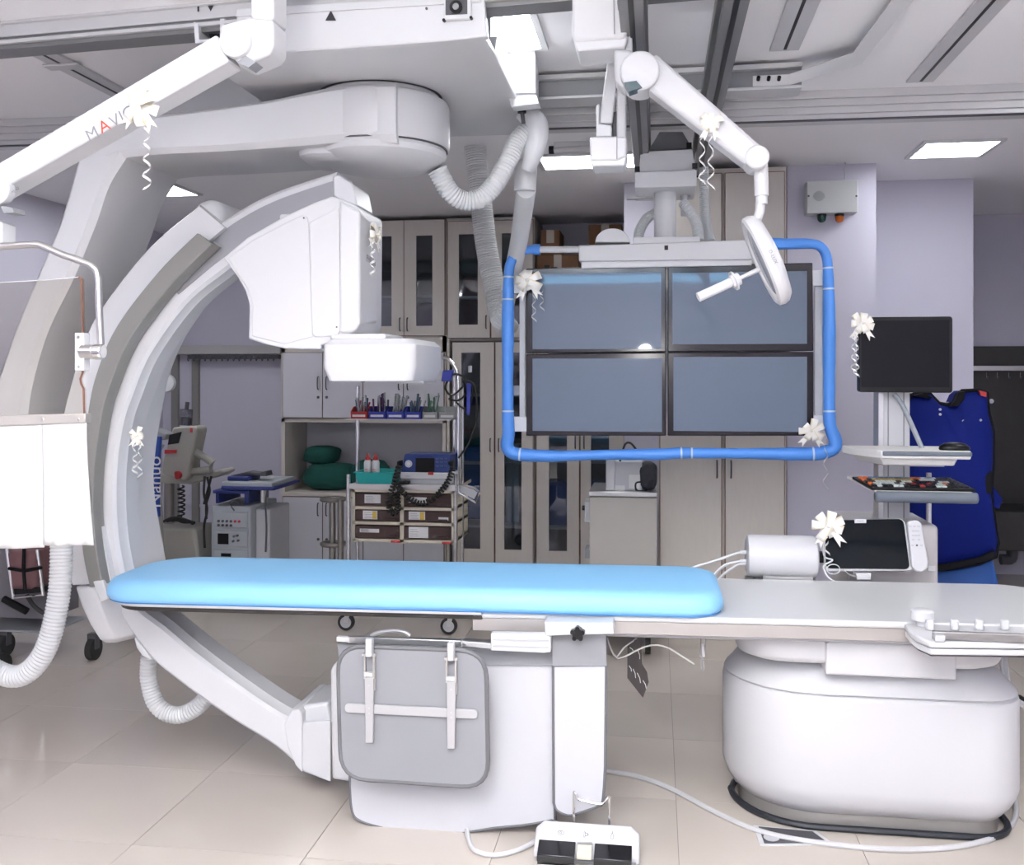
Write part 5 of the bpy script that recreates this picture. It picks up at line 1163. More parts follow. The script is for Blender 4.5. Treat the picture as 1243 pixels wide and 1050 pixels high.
MB().cyl((P(1150, 488, 5.1).x, 5.1, 0.0), (P(1150, 488, 5.1).x, 5.1, 0.025), 0.20, 28).build('stand_base', DGREY, ap)

# ================================================================== steel trolley with drawers
YT_ = 5.72; TD = 0.46
XT = lambda px: P(px, 560, YT_).x
ZT = lambda py: P(490, py, YT_).z
tr = thing('instrument_trolley', 'chrome trolley with six brown drawers and a bin shelf', 'trolley', (XT(490), YT_+0.2, 0))
xl, xr = XT(425), XT(552)
for px, zt0_, dy in ((422, ZT(577), 0.0), (433, ZT(470), TD), (552, ZT(575), 0.0), (551, ZT(447), TD)):
    x = XT(px) if dy == 0 else P(px, 560, YT_+TD).x
    MB().cyl((x, YT_+dy+0.01, 0.10), (x, YT_+dy+0.01, zt0_), 0.013, 14).build('post', CHROME, tr)
for x in (XT(421), XT(546)):
    for dy in (0.02, TD-0.04):
        c = Vector((x-0.012, YT_+dy, 0.051))
        MB().cyl(c+Vector((0, -0.013, 0.0)), c+Vector((0, 0.013, 0)), 0.050, 28).build('wheel', RUBBER, tr)
        MB().cyl(c+Vector((0, -0.015, 0.0)), c+Vector((0, 0.015, 0)), 0.034, 24).build('wheel_hub', LGREY, tr)
        MB().prism([c+Vector((-0.012, -0.02, 0.0)), c+Vector((0.012, -0.02, 0.0)), c+Vector((0.03, -0.02, 0.07)), c+Vector((0.0, -0.02, 0.07))], (0, 0.04, 0)).build('caster_fork', STEEL, tr)
MB().box((xl-0.02, YT_, ZT(594)), (xr+0.01, YT_+TD, ZT(590))).build('top_deck', CHROME, tr)
MB().box((xl-0.01, YT_-0.004, ZT(594)-0.004), (xr, YT_+0.01, ZT(588))).build('deck_lip', STEEL, tr, bevel=0.002)
zb2 = ZT(660)
xs_ = [xl+0.01, XT(487), xr-0.008]
q = MB().box((xs_[0], YT_+0.006, zb2), (xs_[0]+0.016, YT_+TD-0.02, ZT(595))).box((xs_[1]-0.012, YT_+0.006, zb2), (xs_[1]+0.012, YT_+TD-0.02, ZT(595))).box((xs_[2]-0.016, YT_+0.006, zb2), (xs_[2], YT_+TD-0.02, ZT(595)))
for py in (596.5, 617.5, 636, 657): q.box((xs_[0], YT_+0.006, ZT(py)-0.009), (xs_[2], YT_+TD-0.02, ZT(py)+0.009))
q.box((xs_[0], YT_+TD-0.03, zb2), (xs_[2], YT_+TD-0.02, ZT(596))).build('drawer_frame', CREAM, tr)
BROWN = mat('brown_drawer', (0.045, 0.020, 0.018), 0.45, var=0.1)
for cidx, (cx0, cx1) in enumerate(((xs_[0]+0.018, xs_[1]-0.014), (xs_[1]+0.014, xs_[2]-0.018))):
    for ridx, (y0, y1) in enumerate(((599.5, 614.5), (620, 633), (639, 654))):
        d = MB().box((cx0, YT_, ZT(y1)), (cx1, YT_+0.30, ZT(y0))).build('drawer', BROWN, tr, bevel=0.003)
        MB().box((cx1-0.085, YT_-0.008, ZT(y1)+0.010), (cx1-0.02, YT_, ZT(y1)+0.018)).build('pull', BROWN, d)
        lab = ((0.06, 0.16, 0.2, 0.9), (0.05, 0.14, 0.15, 0.95), (0.03, 0.15, 0.45, 0.75)) if cidx == 0 else ((0.03, 0.14, 0.3, 0.75), (0.03, 0.13, 0.2, 0.95), (0.03, 0.15, 0.1, 0.98))
        l0, l1, v0, v1 = lab[ridx]; hz_ = ZT(y0)-ZT(y1)
        lb = MB().box((cx0+l0, YT_-0.002, ZT(y1)+hz_*v0), (cx0+l1, YT_-0.0005, ZT(y1)+hz_*v1)).build('paper_label', PAPER, d)
        q = MB()
        for k in range(4):
            zz = ZT(y1)+hz_*(v0+(v1-v0)*(k+0.7)/5); q.box((cx0+l0+0.008, YT_-0.0028, zz), (cx0+l0+0.06-0.008*(k % 2), YT_-0.002, zz+0.0022))
        q.build('label_print', GPRINT, d)
        if ridx == 1: MB().box((cx0+l1-0.03, YT_-0.0035, ZT(y1)+hz_*0.2), (cx0+l1-0.005, YT_-0.002, ZT(y1)+hz_*0.9)).build('yellow_print', mat('yellow_print', (0.6, 0.42, 0.08), 0.6, var=0.05), d)
        if cidx == 1 and ridx == 1: MB().box((cx1-0.075, YT_-0.002, ZT(y1)+0.012), (cx1-0.015, YT_-0.0005, ZT(y1)+0.030)).build('name_strip', PAPER, d)
for px in (474, 536): MB().box((XT(px), YT_-0.001, ZT(659)), (XT(px+11), YT_+0.006, ZT(656.5))).build('red_tag', RED, tr)
MB().box((P(428, 468, YT_+TD-0.2).x, YT_+TD-0.22, ZT(470)+0.05), (P(551, 468, YT_+TD).x, YT_+TD+0.02, ZT(468)+0.058)).build('top_shelf', STEEL, tr)
zsh = P(490, 508, YT_+TD-0.1).z
MB().box((P(430, 508, YT_+TD).x, YT_+TD-0.20, zsh-0.006), (P(555, 508, YT_+TD).x, YT_+TD+0.02, zsh)).build('bin_shelf', STEEL, tr)
MB().tube(spl([P(555, 600, 5.95), P(556, 520, 5.95), P(556, 470, 5.95), P(553, 448, 5.95), P(545, 437, 5.95), P(537, 434, 5.95)], 6), 0.013, 12).build('side_rail_loop', CHROME, tr)
MB().cyl(P(561, 690, 5.98), P(561, 470, 5.98), 0.008, 10).build('drip_pole', CHROME, tr)
# small parts bins with their contents
YBn = YT_+TD-0.19
def pbin(px0, px1, m, lab, fill, n, seed):
    a = P(px0+0.5, 508, YBn); b = P(px1-0.5, 496, YBn); z0 = zsh+0.001
    t = thing('parts_bin', lab, 'bin', ((a.x+b.x)/2, YBn+0.08, z0), group='small bins on the trolley shelf')
    w0 = 0.004; x0, x1 = a.x, b.x; y0, y1 = YBn, YBn+0.16; h = 0.075
    q = MB().box((x0, y0, z0), (x1, y1, z0+w0))
    q.prism([(x0, y0, z0), (x0, y1, z0), (x0, y1, z0+h), (x0, y0+0.05, z0+h), (x0, y0-0.006, z0+0.045)], (w0, 0, 0))
    q.prism([(x1-w0, y0, z0), (x1-w0, y1, z0), (x1-w0, y1, z0+h), (x1-w0, y0+0.05, z0+h), (x1-w0, y0-0.006, z0+0.045)], (w0, 0, 0))
    q.box((x0, y1-w0, z0), (x1, y1, z0+h)); q.prism([(x0, y0, z0), (x1, y0, z0), (x1, y0-0.008, z0+0.045), (x0, y0-0.008, z0+0.045)], (0, w0, 0))
    q.build('tub', m, t); MB().box((x0+0.012, y0-0.0095, z0+0.012), (x1-0.012, y0-0.0085, z0+0.026)).build('label_holder', PAPER, t)
    rr = random.Random(seed)
    for k in range(n):
        bx = x0+0.02+(x1-x0-0.04)*rr.random(); by = y0+0.03+0.10*rr.random()
        top = Vector((bx+rr.uniform(-0.035, 0.035), by+rr.uniform(-0.03, 0.03), z0+rr.uniform(0.10, 0.165)))
        m2 = fill[k % len(fill)]
        MB().tube([Vector((bx, by, z0+0.008)), top], [0.0045, 0.006], 6, flat=1.6).build('packet', m2, t)
CLEAR = mat('clear_packet', (0.45, 0.48, 0.50), 0.25, var=0.2); PURP = mat('purple_packet', (0.13, 0.06, 0.16), 0.4, var=0.2); GRN = mat('green_packet', (0.10, 0.22, 0.15), 0.4, var=0.2); BLP = mat('blue_packet', (0.10, 0.16, 0.24), 0.4, var=0.2); PINK = mat('pink_packet', (0.35, 0.05, 0.10), 0.4, var=0.2)
pbin(425, 446, RED, 'red bin with clear and pink packets at the left end of shelf', (CLEAR, CLEAR, BLP, PINK), 9, 1)
pbin(447, 468, BLUE, 'blue bin of purple packets next to the red bin', (PURP, PURP, CLEAR), 10, 2)
pbin(469, 490, BLUE, 'blue bin crammed with clear packets, middle of the shelf', (CLEAR,), 12, 3)
pbin(491, 511, BLUE, 'blue bin holding bluish packets, third of the blue ones', (BLP, CLEAR), 9, 4)
pbin(512, 531, mat('pale_grey_bin', (0.32, 0.33, 0.33), 0.4, var=0.05), 'grey bin full of green packets on the shelf', (GRN, CLEAR, GRN), 10, 5)
pbin(532, 553, mat('pale_grey_bin', (0.32, 0.33, 0.33), 0.4, var=0.05), 'empty grey bin at the right end of the shelf', (CLEAR,), 0, 6)
# tray and bottles
zd = ZT(590)
a, b = P(427, 588, YT_+0.03), P(478, 574, YT_+0.03)
t = thing('plastic_tray', 'open teal plastic tray on the trolley top', 'tray', ((a.x+b.x)/2, YT_+0.15, zd))
h = 0.075; o0 = [(a.x+0.012, YT_+0.05), (b.x-0.012, YT_+0.05), (b.x-0.012, YT_+0.29), (a.x+0.012, YT_+0.29)]
cx_ = (a.x+b.x)/2; cyy = YT_+0.17
sc_ = lambda s_, z: [Vector((cx_+(x-cx_)*s_, cyy+(y-cyy)*s_, z)) for x, y in o0]
MB().loft([sc_(0.92, zd+0.006), sc_(0.90, zd+0.001), sc_(1.0, zd+h-0.006), sc_(1.08, zd+h-0.006), sc_(1.08, zd+h), sc_(0.98, zd+h), sc_(0.88, zd+0.006)], cap=True).build('tub', TEAL, t, bevel=0.003)
for px, lab in ((446, 'white squeeze bottle with red cone cap, left in teal tray'), (455.5, 'white squeeze bottle with red cone cap, right in teal tray')):
    c = P(px, 577, YT_+0.17); c.z = zd+0.008
    t = thing('squeeze_bottle', lab, 'bottle', c, group='red-capped bottles')
    MB().lathe([(0.0225, 0), (0.024, 0.006), (0.024, 0.115), (0.020, 0.128), (0.013, 0.133)], Matrix.Translation(c), 20).build('body', WHITE, t)
    MB().lathe([(0.017, 0.128), (0.017, 0.142), (0.011, 0.150), (0.004, 0.172), (0.002, 0.174)], Matrix.Translation(c), 16).build('cap', RED, t)
    q = MB()
    for k in range(4): q.box((c.x-0.012, c.y-0.0252, 0.045+zd+k*0.012), (c.x+0.010, c.y-0.0235, 0.048+zd+k*0.012))
    q.build('print', RPRINT, t)
# defibrillator
a, b = P(486, 588, YT_+0.05), P(546, 552, YT_+0.05)
t = thing('defibrillator', 'blue and grey defibrillator with dark screen on the trolley', 'medical device', ((a.x+b.x)/2, YT_+0.15, zd))
y0 = YT_+0.05; zz = lambda py: P(515, py, y0).z
MB().box((a.x+0.02, y0+0.02, zd), (b.x-0.01, y0+0.25, zz(574))).build('base', LGREY, t, bevel=0.01)
MB().box((a.x-0.005, y0, zz(582)), (b.x+0.005, y0+0.26, zz(573.5))).build('shelf_band', WHITE2, t, bevel=0.008)
dm = mat('device_blue', (0.012, 0.035, 0.17), 0.4, var=0.06)
MB().prism([(a.x, y0+0.005, zz(574)), (b.x, y0+0.005, zz(574)), (b.x-0.005, y0+0.04, zz(552)), (a.x+0.012, y0+0.04, zz(552))], (0, 0.20, 0)).build('face', dm, t, bevel=0.008)
def onface(px, py, d=0.004):
    f_ = (574-py)/22.0; return P(px, py, y0+0.005+0.035*f_-d)
MB().prism([onface(504, 573), onface(527, 573), onface(527, 556), onface(504, 556)], (0, 0.006, 0)).build('screen', BLACK, t)
MB().cyl(onface(495.5, 563, 0.016), onface(495.5, 563, -0.004), 0.022, 24).build('dial', LGREY, t)
MB().cyl(onface(495.5, 563, 0.020), onface(495.5, 563, 0.014), 0.010, 16).build('dial_cap', WHITE, t)
q = MB()
for px in (530, 535, 540):
    for py in (557, 561, 566): 
        c = onface(px, py); q.box(tuple(c-Vector((0.009, 0, 0.004))), tuple(c+Vector((0.009, 0.006, 0.004))))
q.build('soft_keys', mat('key_slate', (0.08, 0.11, 0.22), 0.5, var=0.05), t)
MB().box(tuple(P(519, 576.5, y0-0.004)), tuple(P(526, 573, y0+0.006))).build('shock_key', RED, t)
for px0, px1 in ((481, 489), (543, 553)): MB().box(tuple(P(px0, 570, y0+0.02)), tuple(P(px1, 558, y0+0.12))).build('paddle', BLACK, t, bevel=0.008)
text('PHILIPS', 0.010, frame(P(494, 578, y0-0.0012), (1, 0, 0), (0, 0, 1)), GPRINT, t, 'lettering', ext=0.0002)
def coil(ctrl, R_, r, turns, m, name, par):
    p = resample(spl(ctrl, 10), arclen(spl(ctrl, 10))[-1]/(turns*8)); out = []
    for k, c in enumerate(p):
        d = (p[min(k+1, len(p)-1)]-p[max(k-1, 0)]).normalized(); n = Vector((0, 1, 0)); bn = d.cross(n).normalized(); n = bn.cross(d)
        an = 2*math.pi*k/8; out.append(c+n*R_*math.cos(an)+bn*R_*math.sin(an))
    return MB().tube(out, r, 5).build(name, m, par)
coil([P(484, 565, y0-0.06), P(479, 585, y0-0.10), P(472, 605, y0-0.11), P(474, 622, y0-0.11), P(482, 618, y0-0.11), P(481, 596, y0-0.10)], 0.016, 0.006, 22, RUBBER, 'coil_cord', t)
coil([P(481, 588, y0-0.08), P(489, 598, y0-0.11), P(503, 609, y0-0.12), P(514, 611, y0-0.12), P(529, 602, y0-0.12), P(543, 585, y0-0.08), P(550, 566, y0-0.04)], 0.014, 0.006, 26, RUBBER, 'coil_cord', t)
for px, py in ((486, 586), (493, 585)): MB().box(tuple(P(px-5, py+3, y0-0.05)), tuple(P(px+5, py-2, y0+0.0))).build('cable_plug', BLACK, t, bevel=0.004)
# hanging leads on the trolley post
t = thing('hanging_leads', 'black cables and blue strap hooked on the trolley side', 'cable', P(566, 510, 5.9))
for pts in ([(561, 470), (548, 480), (540, 470), (549, 455), (562, 458), (566, 475), (556, 486), (544, 484)], [(562, 462), (574, 466), (578, 485), (577, 510), (570, 535), (559, 552), (556, 556)], [(561, 463), (572, 472), (571, 490), (563, 496), (553, 488)]):
    MB().tube(spl([P(x, y, 5.88) for x, y in pts], 8), 0.006, 8).build('lead', RUBBER, t)
MB().prism([P(x, y, 5.86) for x, y in ((566, 465), (571, 466), (570, 490), (569, 504), (566, 503), (566, 490))], (0, 0.01, 0)).build('strap', BLUE, t)
MB().prism([P(x, y, 5.86) for x, y in ((537, 450), (549, 449), (546, 463), (535, 463))], (0, 0.05, 0)).build('clip_holder', BLUE, t, bevel=0.003)
MB().cyl(P(570, 444, 5.88), P(570, 452, 5.88), 0.012, 12).build('hook_knob', LGREY, t)
t = thing('clip_board', 'steel wire clip hanging off the trolley corner', 'clip', P(572, 610, 5.8))
MB().tube([P(556, 588, 5.75), P(575, 592, 5.75), P(582, 598, 5.75), P(577, 610, 5.75), P(556, 598, 5.75), P(556, 588, 5.75)], 0.007, 8).build('frame', CHROME, t)
MB().prism([P(x, y, 5.76) for x, y in ((558, 590), (574, 594), (579, 598), (575, 606), (558, 597))], (0, 0.004, 0)).build('sheet', LGREY, t)
# stool with steel rings beside trolley
t = thing('steel_stand', 'steel ring stand left of the instrument trolley', 'stand', (P(408, 600, 6.3).x, 6.4, 0))
for px in (403, 413): MB().cyl(P(px, 606, 6.3), (P(px, 606, 6.3).x, 6.3, 0.0), 0.022, 12).build('leg', mat('dull_steel', (0.32, 0.30, 0.28), 0.4, 0.8, var=0.1), t)
for py in (606, 660):
    c = P(404, py, 6.35); ringp = [c+Vector((0.075*math.cos(R(k)), 0.075*math.sin(R(k)), 0)) for k in range(0, 361, 20)]
    MB().tube(ringp, 0.015, 8).build('ring', mat('dull_steel', (0.32, 0.30, 0.28), 0.4, 0.8, var=0.1), t)

# ================================================================== grey cart with printer under the monitors
YP = 5.45
a, b = P(715, 600, YP), P(797, 600, YP)
t = thing('equipment_cart', 'plain beige metal cart under the right side of monitors', 'cart', ((a.x+b.x)/2, YP+0.25, 0))
CARTM = mat('cart_beige_metal', (0.42, 0.40, 0.37), 0.5, var=0.03)
MB().box((a.x, YP, 0.10), (b.x, YP+0.45, P(760, 604, YP).z)).build('body', CARTM, t, bevel=0.004)
MB().box((a.x-0.004, YP-0.006, P(760, 603, YP).z), (b.x+0.002, YP+0.45, P(760, 597, YP).z)).build('top', STEEL, t, bevel=0.004)
MB().box((a.x-0.03, YP+0.05, P(715, 636, YP).z), (a.x, YP+0.2, P(715, 610, YP).z)).build('side_box', LGREY, t, bevel=0.004)
MB().cyl((a.x-0.045, YP+0.08, P(715, 619, YP).z), (a.x-0.03, YP+0.08, P(715, 619, YP).z), 0.014, 12).build('knob', BLACK, t)
MB().box((a.x-0.03, YP+0.05, P(715, 680, YP).z), (a.x, YP+0.2, P(715, 669, YP).z)).build('side_catch', MGREY, t)
for x in (a.x+0.05, b.x-0.05):
    for y in (YP+0.06, YP+0.40): MB().cyl((x-0.015, y, 0.05), (x+0.015, y, 0.05), 0.05, 20).build('wheel', RUBBER, t)
zt2 = P(760, 597, YP).z
t = thing('printer', 'grey desktop device with labels on the beige cart', 'device', (P(757, 597, YP).x, YP+0.15, zt2))
pc = lambda px, py, Y=YP+0.06: P(px, py, Y)
MB().box((pc(736, 596).x, YP+0.06, zt2), (pc(779, 596).x, YP+0.34, pc(757, 560).z)).build('case', LGREY, t, bevel=0.006)
MB().box((pc(735, 596).x, YP+0.05, zt2), (pc(746, 596).x, YP+0.07, pc(757, 548).z)).build('front_cover', WHITE2, t, bevel=0.006)
for x0, y0_, x1, y1_ in ((746, 577, 758, 583), (763, 565, 776, 580)): MB().box((pc(x0, 0).x, YP+0.0575, pc(0, y1_).z), (pc(x1, 0).x, YP+0.0595, pc(0, y0_).z)).build('sticker', PAPER, t)
MB().tube(spl([pc(779, 585), pc(772, 586), pc(771, 592), pc(774, 596), pc(785, 596)], 6), 0.006, 8).build('cord', RUBBER, t)
MB().tube(spl([pc(752, 560), pc(758, 540), pc(765, 538), pc(772, 546)], 6), 0.006, 8).build('cord', RUBBER, t)
o = bundle('cable_pile', 'dark coiled cables heaped beside the grey device', (pc(786, 0).x, YP+0.12, zt2), (0.10, 0.16, 0.16), mat('dark_cables', (0.012, 0.014, 0.022), 0.6, var=0.5, scale=40, bump=0.8, bscale=30), 'cable', 9)

# ================================================================== machines seen through the C
vm = thing('infusion_machine', 'tilted beige pump machine with red levers on a column', 'medical device', (P(222, 640, 6.3).x, 6.4, 0))
BEI = mat('machine_beige', (0.38, 0.37, 0.33), 0.5, var=0.04); Y6 = 6.25
plate(MB(), [(209, 519), (236, 517), (239, 522), (227, 578), (222, 584), (195, 575), (197, 560)], Y6, 0.16).build('head_case', BEI, vm, bevel=0.012)
plate(MB(), [(205, 528), (220, 524), (216, 538), (203, 540)], Y6-0.006, 0.01).build('display', BLACK, vm)
plate(MB(), [(199, 546), (213, 546), (213, 550), (199, 551)], Y6-0.015, 0.02).build('red_lever', RED, vm, bevel=0.002)
MB().cyl(P(214, 577, Y6-0.01), P(219, 576, Y6+0.02), 0.028, 16).build('red_knob', RED, vm)
MB().box(tuple(P(230, 525, Y6-0.005)), tuple(P(235, 519, Y6+0.02))).build('red_key', RED, vm)
MB().cyl(P(225, 516, Y6+0.08), P(226, 497, Y6+0.08), 0.042, 20).build('syringe_barrel', glassmat('smoky_barrel', (0.45, 0.46, 0.48), 0.15, 0.1), vm)
MB().cyl(P(225, 516, Y6+0.08), P(226, 507, Y6+0.08), 0.034, 16).build('plunger', DGREY, vm)
MB().cyl(P(226, 497, Y6+0.08), P(227, 488, Y6+0.08), 0.014, 12).build('barrel_tip', DGREY, vm)
q = MB(); fr = [P(x, y, Y6+0.06) for x, y in ((232, 545), (258, 562), (256, 570), (230, 573))]
q.tube([fr[0], fr[1], fr[2], fr[3]], 0.026, 10); q.build('handle_frame', BEI, vm)
plate(MB(), [(182, 576), (232, 576), (268, 570), (271, 574), (262, 579), (230, 588), (182, 586)], Y6+0.10, 0.20).build('arm_deck', BEI, vm, bevel=0.01)
MB().cyl(P(205, 585, 6.45), (P(205, 585, 6.45).x, 6.45, 0.5), 0.035, 16).build('column', mat('dull_steel', (0.32, 0.30, 0.28), 0.4, 0.8, var=0.1), vm)
MB().loft([[Vector((P(222, 0, 6.4).x+sx*w0, 6.4+sy*d0, z)) for sx, sy in ((-1, -1), (1, -1), (1, 1), (-1, 1))] for z, w0, d0 in ((0.0, 0.26, 0.24), (0.12, 0.25, 0.22), (P(222, 637, 6.4).z, 0.16, 0.15))]).build('base_cabinet', BEI, vm, bevel=0.02)
coil([P(219, 590, 6.25), P(220, 610, 6.25), P(219, 628, 6.25)], 0.022, 0.006, 7, RUBBER, 'spiral_cord', vm)
for k in range(4):
    MB().tube(spl([P(196+6*k, 634-k, 6.2), P(210+4*k, 628+2*k, 6.2), P(226+3*k, 631+k, 6.2), P(233, 636, 6.22)], 6), 0.008, 6).build('cord', RUBBER, vm)
for pts in ([(248, 578), (247, 600), (251, 618), (247, 640), (248, 665)], [(251, 579), (254, 596), (250, 612), (250, 630)], [(256, 578), (253, 590), (247, 612)]):
    MB().tube(spl([P(x, y, 6.2) for x, y in pts], 6), 0.008, 6).build('cord', RUBBER, vm)
MB().tube(spl([P(182, 590, 6.1), P(190, 602, 6.1), P(193, 625, 6.1), P(194, 660, 6.1), P(195, 690, 6.1)], 6), 0.022, 10).build('push_bar', BEI, vm)
MB().tube([P(183, 645, 6.1), P(193, 643, 6.1)], 0.016, 10).build('cross_bar', BEI, vm)
plate(MB(), [(184, 520), (202, 527), (200, 534), (184, 535)], 6.4, 0.12).build('side_module', MGREY, vm, bevel=0.008)
MB().tube([P(184, 560, 6.25), P(198, 540, 6.25)], 0.01, 8).build('rod', MGREY, vm)
# electrosurgical cart
ec = thing('surgical_unit_cart', 'pale grey surgical unit cart with a blue deck on top', 'cart', (P(290, 640, 6.15).x, 6.3, 0))
EG = mat('cart_pale_grey', (0.38, 0.41, 0.44), 0.5, var=0.03); EB = mat('cart_blue', (0.015, 0.03, 0.17), 0.45, var=0.05); Y5 = 6.10
x0, x1 = P(254, 640, Y5).x, P(302, 640, Y5).x
z5 = lambda py: P(290, py, Y5).z
MB().box((x0, Y5+0.02, 0.08), (x1, Y5+0.48, z5(615))).build('tower', EG, ec, bevel=0.01)
MB().box((x1, Y5+0.10, 0.08), (x1+0.10, Y5+0.46, z5(620))).build('tower_side', LGREY, ec, bevel=0.01)
for py0, py1 in ((622, 641), (645, 664), (668, 690)):
    d = MB().box((x0+0.025, Y5, z5(py1)), (x1-0.015, Y5+0.03, z5(py0))).build('module', EG, ec, bevel=0.006)
    if py0 == 645:
        MB().box((P(264, 0, Y5).x, Y5-0.004, z5(661)), (P(277, 0, Y5).x, Y5+0.001, z5(648))).build('screen', BLACK, d)
        for px, py in ((284, 651), (288, 650), (283, 657), (289, 656)): MB().cyl((P(px, 0, Y5).x, Y5-0.012, z5(py)), (P(px, 0, Y5).x, Y5+0.001, z5(py)), 0.008, 10).build('knob', DGREY, d)
    elif py0 == 622:
        for k, px in enumerate((265, 270, 275, 280, 285, 290)):
            for py in (633, 638):
                if px < 284 or py == 633: MB().cyl((P(px, 0, Y5).x, Y5-0.006, z5(py)), (P(px, 0, Y5).x, Y5+0.001, z5(py)), 0.009, 10).build('socket', RED if px > 284 else DGREY, d)
    else: MB().box((P(268, 0, Y5).x, Y5-0.004, z5(676)), (P(280, 0, Y5).x, Y5+0.001, z5(672))).build('screen', BLACK, d)
MB().box((P(257, 0, Y5).x, Y5+0.05, z5(613)), (P(261, 0, Y5).x, Y5+0.40, z5(598))).build('blue_riser', EB, ec, bevel=0.004)
MB().box((P(292, 0, Y5).x, Y5+0.05, z5(613)), (P(297, 0, Y5).x, Y5+0.40, z5(598))).build('blue_riser', EB, ec, bevel=0.004)
MB().box((P(256, 0, Y5).x, Y5+0.02, z5(600)), (P(300, 0, Y5).x, Y5+0.42, z5(596))).build('blue_shelf', EB, ec, bevel=0.004)
MB().cyl((P(304, 0, Y5).x, Y5+0.2, z5(614)), (P(304, 0, Y5).x, Y5+0.2, z5(594)), 0.028, 16).build('steel_pillar', STEEL, ec)
MB().box((P(269, 0, Y5).x, Y5-0.02, z5(594.5)), (P(334, 0, Y5).x, Y5+0.44, z5(590))).build('deck_edge', EB, ec, bevel=0.008)
MB().box((P(268, 0, Y5).x, Y5+0.0, z5(591)), (P(330, 0, Y5).x, Y5+0.40, z5(585))).build('deck', EG, ec, bevel=0.006)
MB().tube(spl([P(290, 612, Y5-0.03), P(283, 607, Y5-0.03), P(279, 612, Y5-0.03), P(284, 620, Y5-0.03)], 6), 0.005, 6).build('cord', DGREY, ec)
MB().tube(spl([P(324, 595, Y5), P(322, 612, Y5), P(323, 640, Y5), P(322, 670, Y5)], 6), 0.006, 6).build('cord', DGREY, ec)
for x in (x0+0.06, x1): 
    for y in (Y5+0.07, Y5+0.42): MB().cyl((x-0.015, y, 0.045), (x+0.015, y, 0.045), 0.045, 20).build('wheel', RUBBER, ec)
zdk = z5(585)
t = thing('hand_piece', 'dark folded hand instrument lying on the blue-edged deck', 'instrument', (P(300, 583, Y5+0.15).x, Y5+0.15, zdk))
q = P(300, 583, Y5+0.15).x
MB().box((q-0.10, Y5+0.05, zdk), (q+0.05, Y5+0.25, zdk+0.03)).build('pad', EB, t, bevel=0.008)
MB().prism([(q-0.10, Y5+0.1, zdk+0.03), (q+0.16, Y5+0.1, zdk+0.03), (q+0.15, Y5+0.1, zdk+0.065), (q+0.10, Y5+0.1, zdk+0.05), (q+0.02, Y5+0.1, zdk+0.058)], (0, 0.1, 0)).build('grip', DGREY, t, bevel=0.006)
# blue banner panel just visible behind the arc
t = thing('blue_machine_panel', 'narrow deep blue machine side with white lettering behind the arc', 'medical device', P(165, 640, 5.6))
plate(MB(), [(150, 529), (194, 530), (192, 560), (191, 600), (192, 628), (150, 626)], 5.6, 0.03).build('panel', mat('panel_blue', (0.008, 0.05, 0.30), 0.45, var=0.05), t, bevel=0.006)
plate(MB(), [(150, 628), (191, 628), (192, 700), (150, 700)], 5.61, 0.03).build('foot', MGREY, t)
text('Nanuo', 0.115, frame(P(188.0, 585, 5.596), (0, 0, 1), (-1, 0, 0)), PAPER, t, 'lettering', ext=0.001)
MB().box((P(145, 700, 5.65).x, 5.65, 0), (P(178, 700, 5.65).x, 5.82, P(160, 698, 5.65).z)).build('pedestal', DGREY, t)
o = thing('wall_lamp', 'white round lamp disc behind the arc near the hook rail', 'lamp', P(203, 465, 7.0))
c = P(202, 465, 7.0); MB().lathe([(0.001, -0.03), (0.05, -0.028), (0.068, -0.015), (0.072, 0.0), (0.065, 0.02), (0.001, 0.03)], Matrix.Translation(c)@Matrix.Rotation(R(90), 4, 'X'), 28).build('shade', WHITE2, o)
cc = P(180, 470, 7.0); MB().tube([c+Vector((0, 0.02, 0)), cc, Vector((cc.x, 7.0, 0.4))], 0.016, 8).build('stem', MGREY, o)
MB().cyl((cc.x, 7.0, 0), (cc.x, 7.0, 0.4), 0.10, 16, 0.03).build('stand', MGREY, o)
# stretcher frame at lower left
st = thing('gas_trolley', 'steel frame trolley with a strapped maroon bag, lower left', 'trolley', (P(25, 790, 4.9).x, 5.0, 0))
Y4 = 4.85
bag = mat('dull_maroon_bag', (0.17, 0.085, 0.09), 0.8, var=0.1, bump=0.3, bscale=10)
puff(MB(), [(10, 665), (47, 668), (50, 712), (42, 717), (16, 716), (13, 700)], Y4, 0.2, 0.05).build('bag', bag, st, angle=70)
for pts in ([(29, 660), (28, 690), (30, 716)], [(10, 690), (28, 693), (50, 689)]): MB().tube([P(x, y, Y4-0.055) for x, y in pts], 0.009, 6).build('strap', TRIM, st)
MB().tube([P(8, 666, Y4-0.03), P(16, 726, Y4-0.03), P(52, 722, Y4-0.03), P(45, 667, Y4-0.03)], 0.010, 8).build('rack', CHROME, st)
plate(MB(), [(13, 714), (52, 712), (52, 719), (14, 722)], Y4-0.02, 0.1).build('rack_foot', BLACK, st)
MB().cyl(P(4, 727, Y4), P(32, 742, Y4), 0.020, 12).build('lever', BLACK, st)
MB().tube(spl([P(32, 722, Y4), P(38, 732, Y4), P(46, 740, Y4), P(60, 748, Y4)], 5), 0.012, 8).build('cord', RUBBER, st)
MB().box(tuple(P(-30, 766, Y4+0.05)), tuple(P(105, 748, Y4+0.4))).build('chassis', MGREY, st, bevel=0.01)
MB().box(tuple(P(-30, 748, Y4+0.12)), tuple(P(95, 640, Y4+0.4))).build('body', mat('trolley_side', (0.16, 0.155, 0.17), 0.6, var=0.05), st)
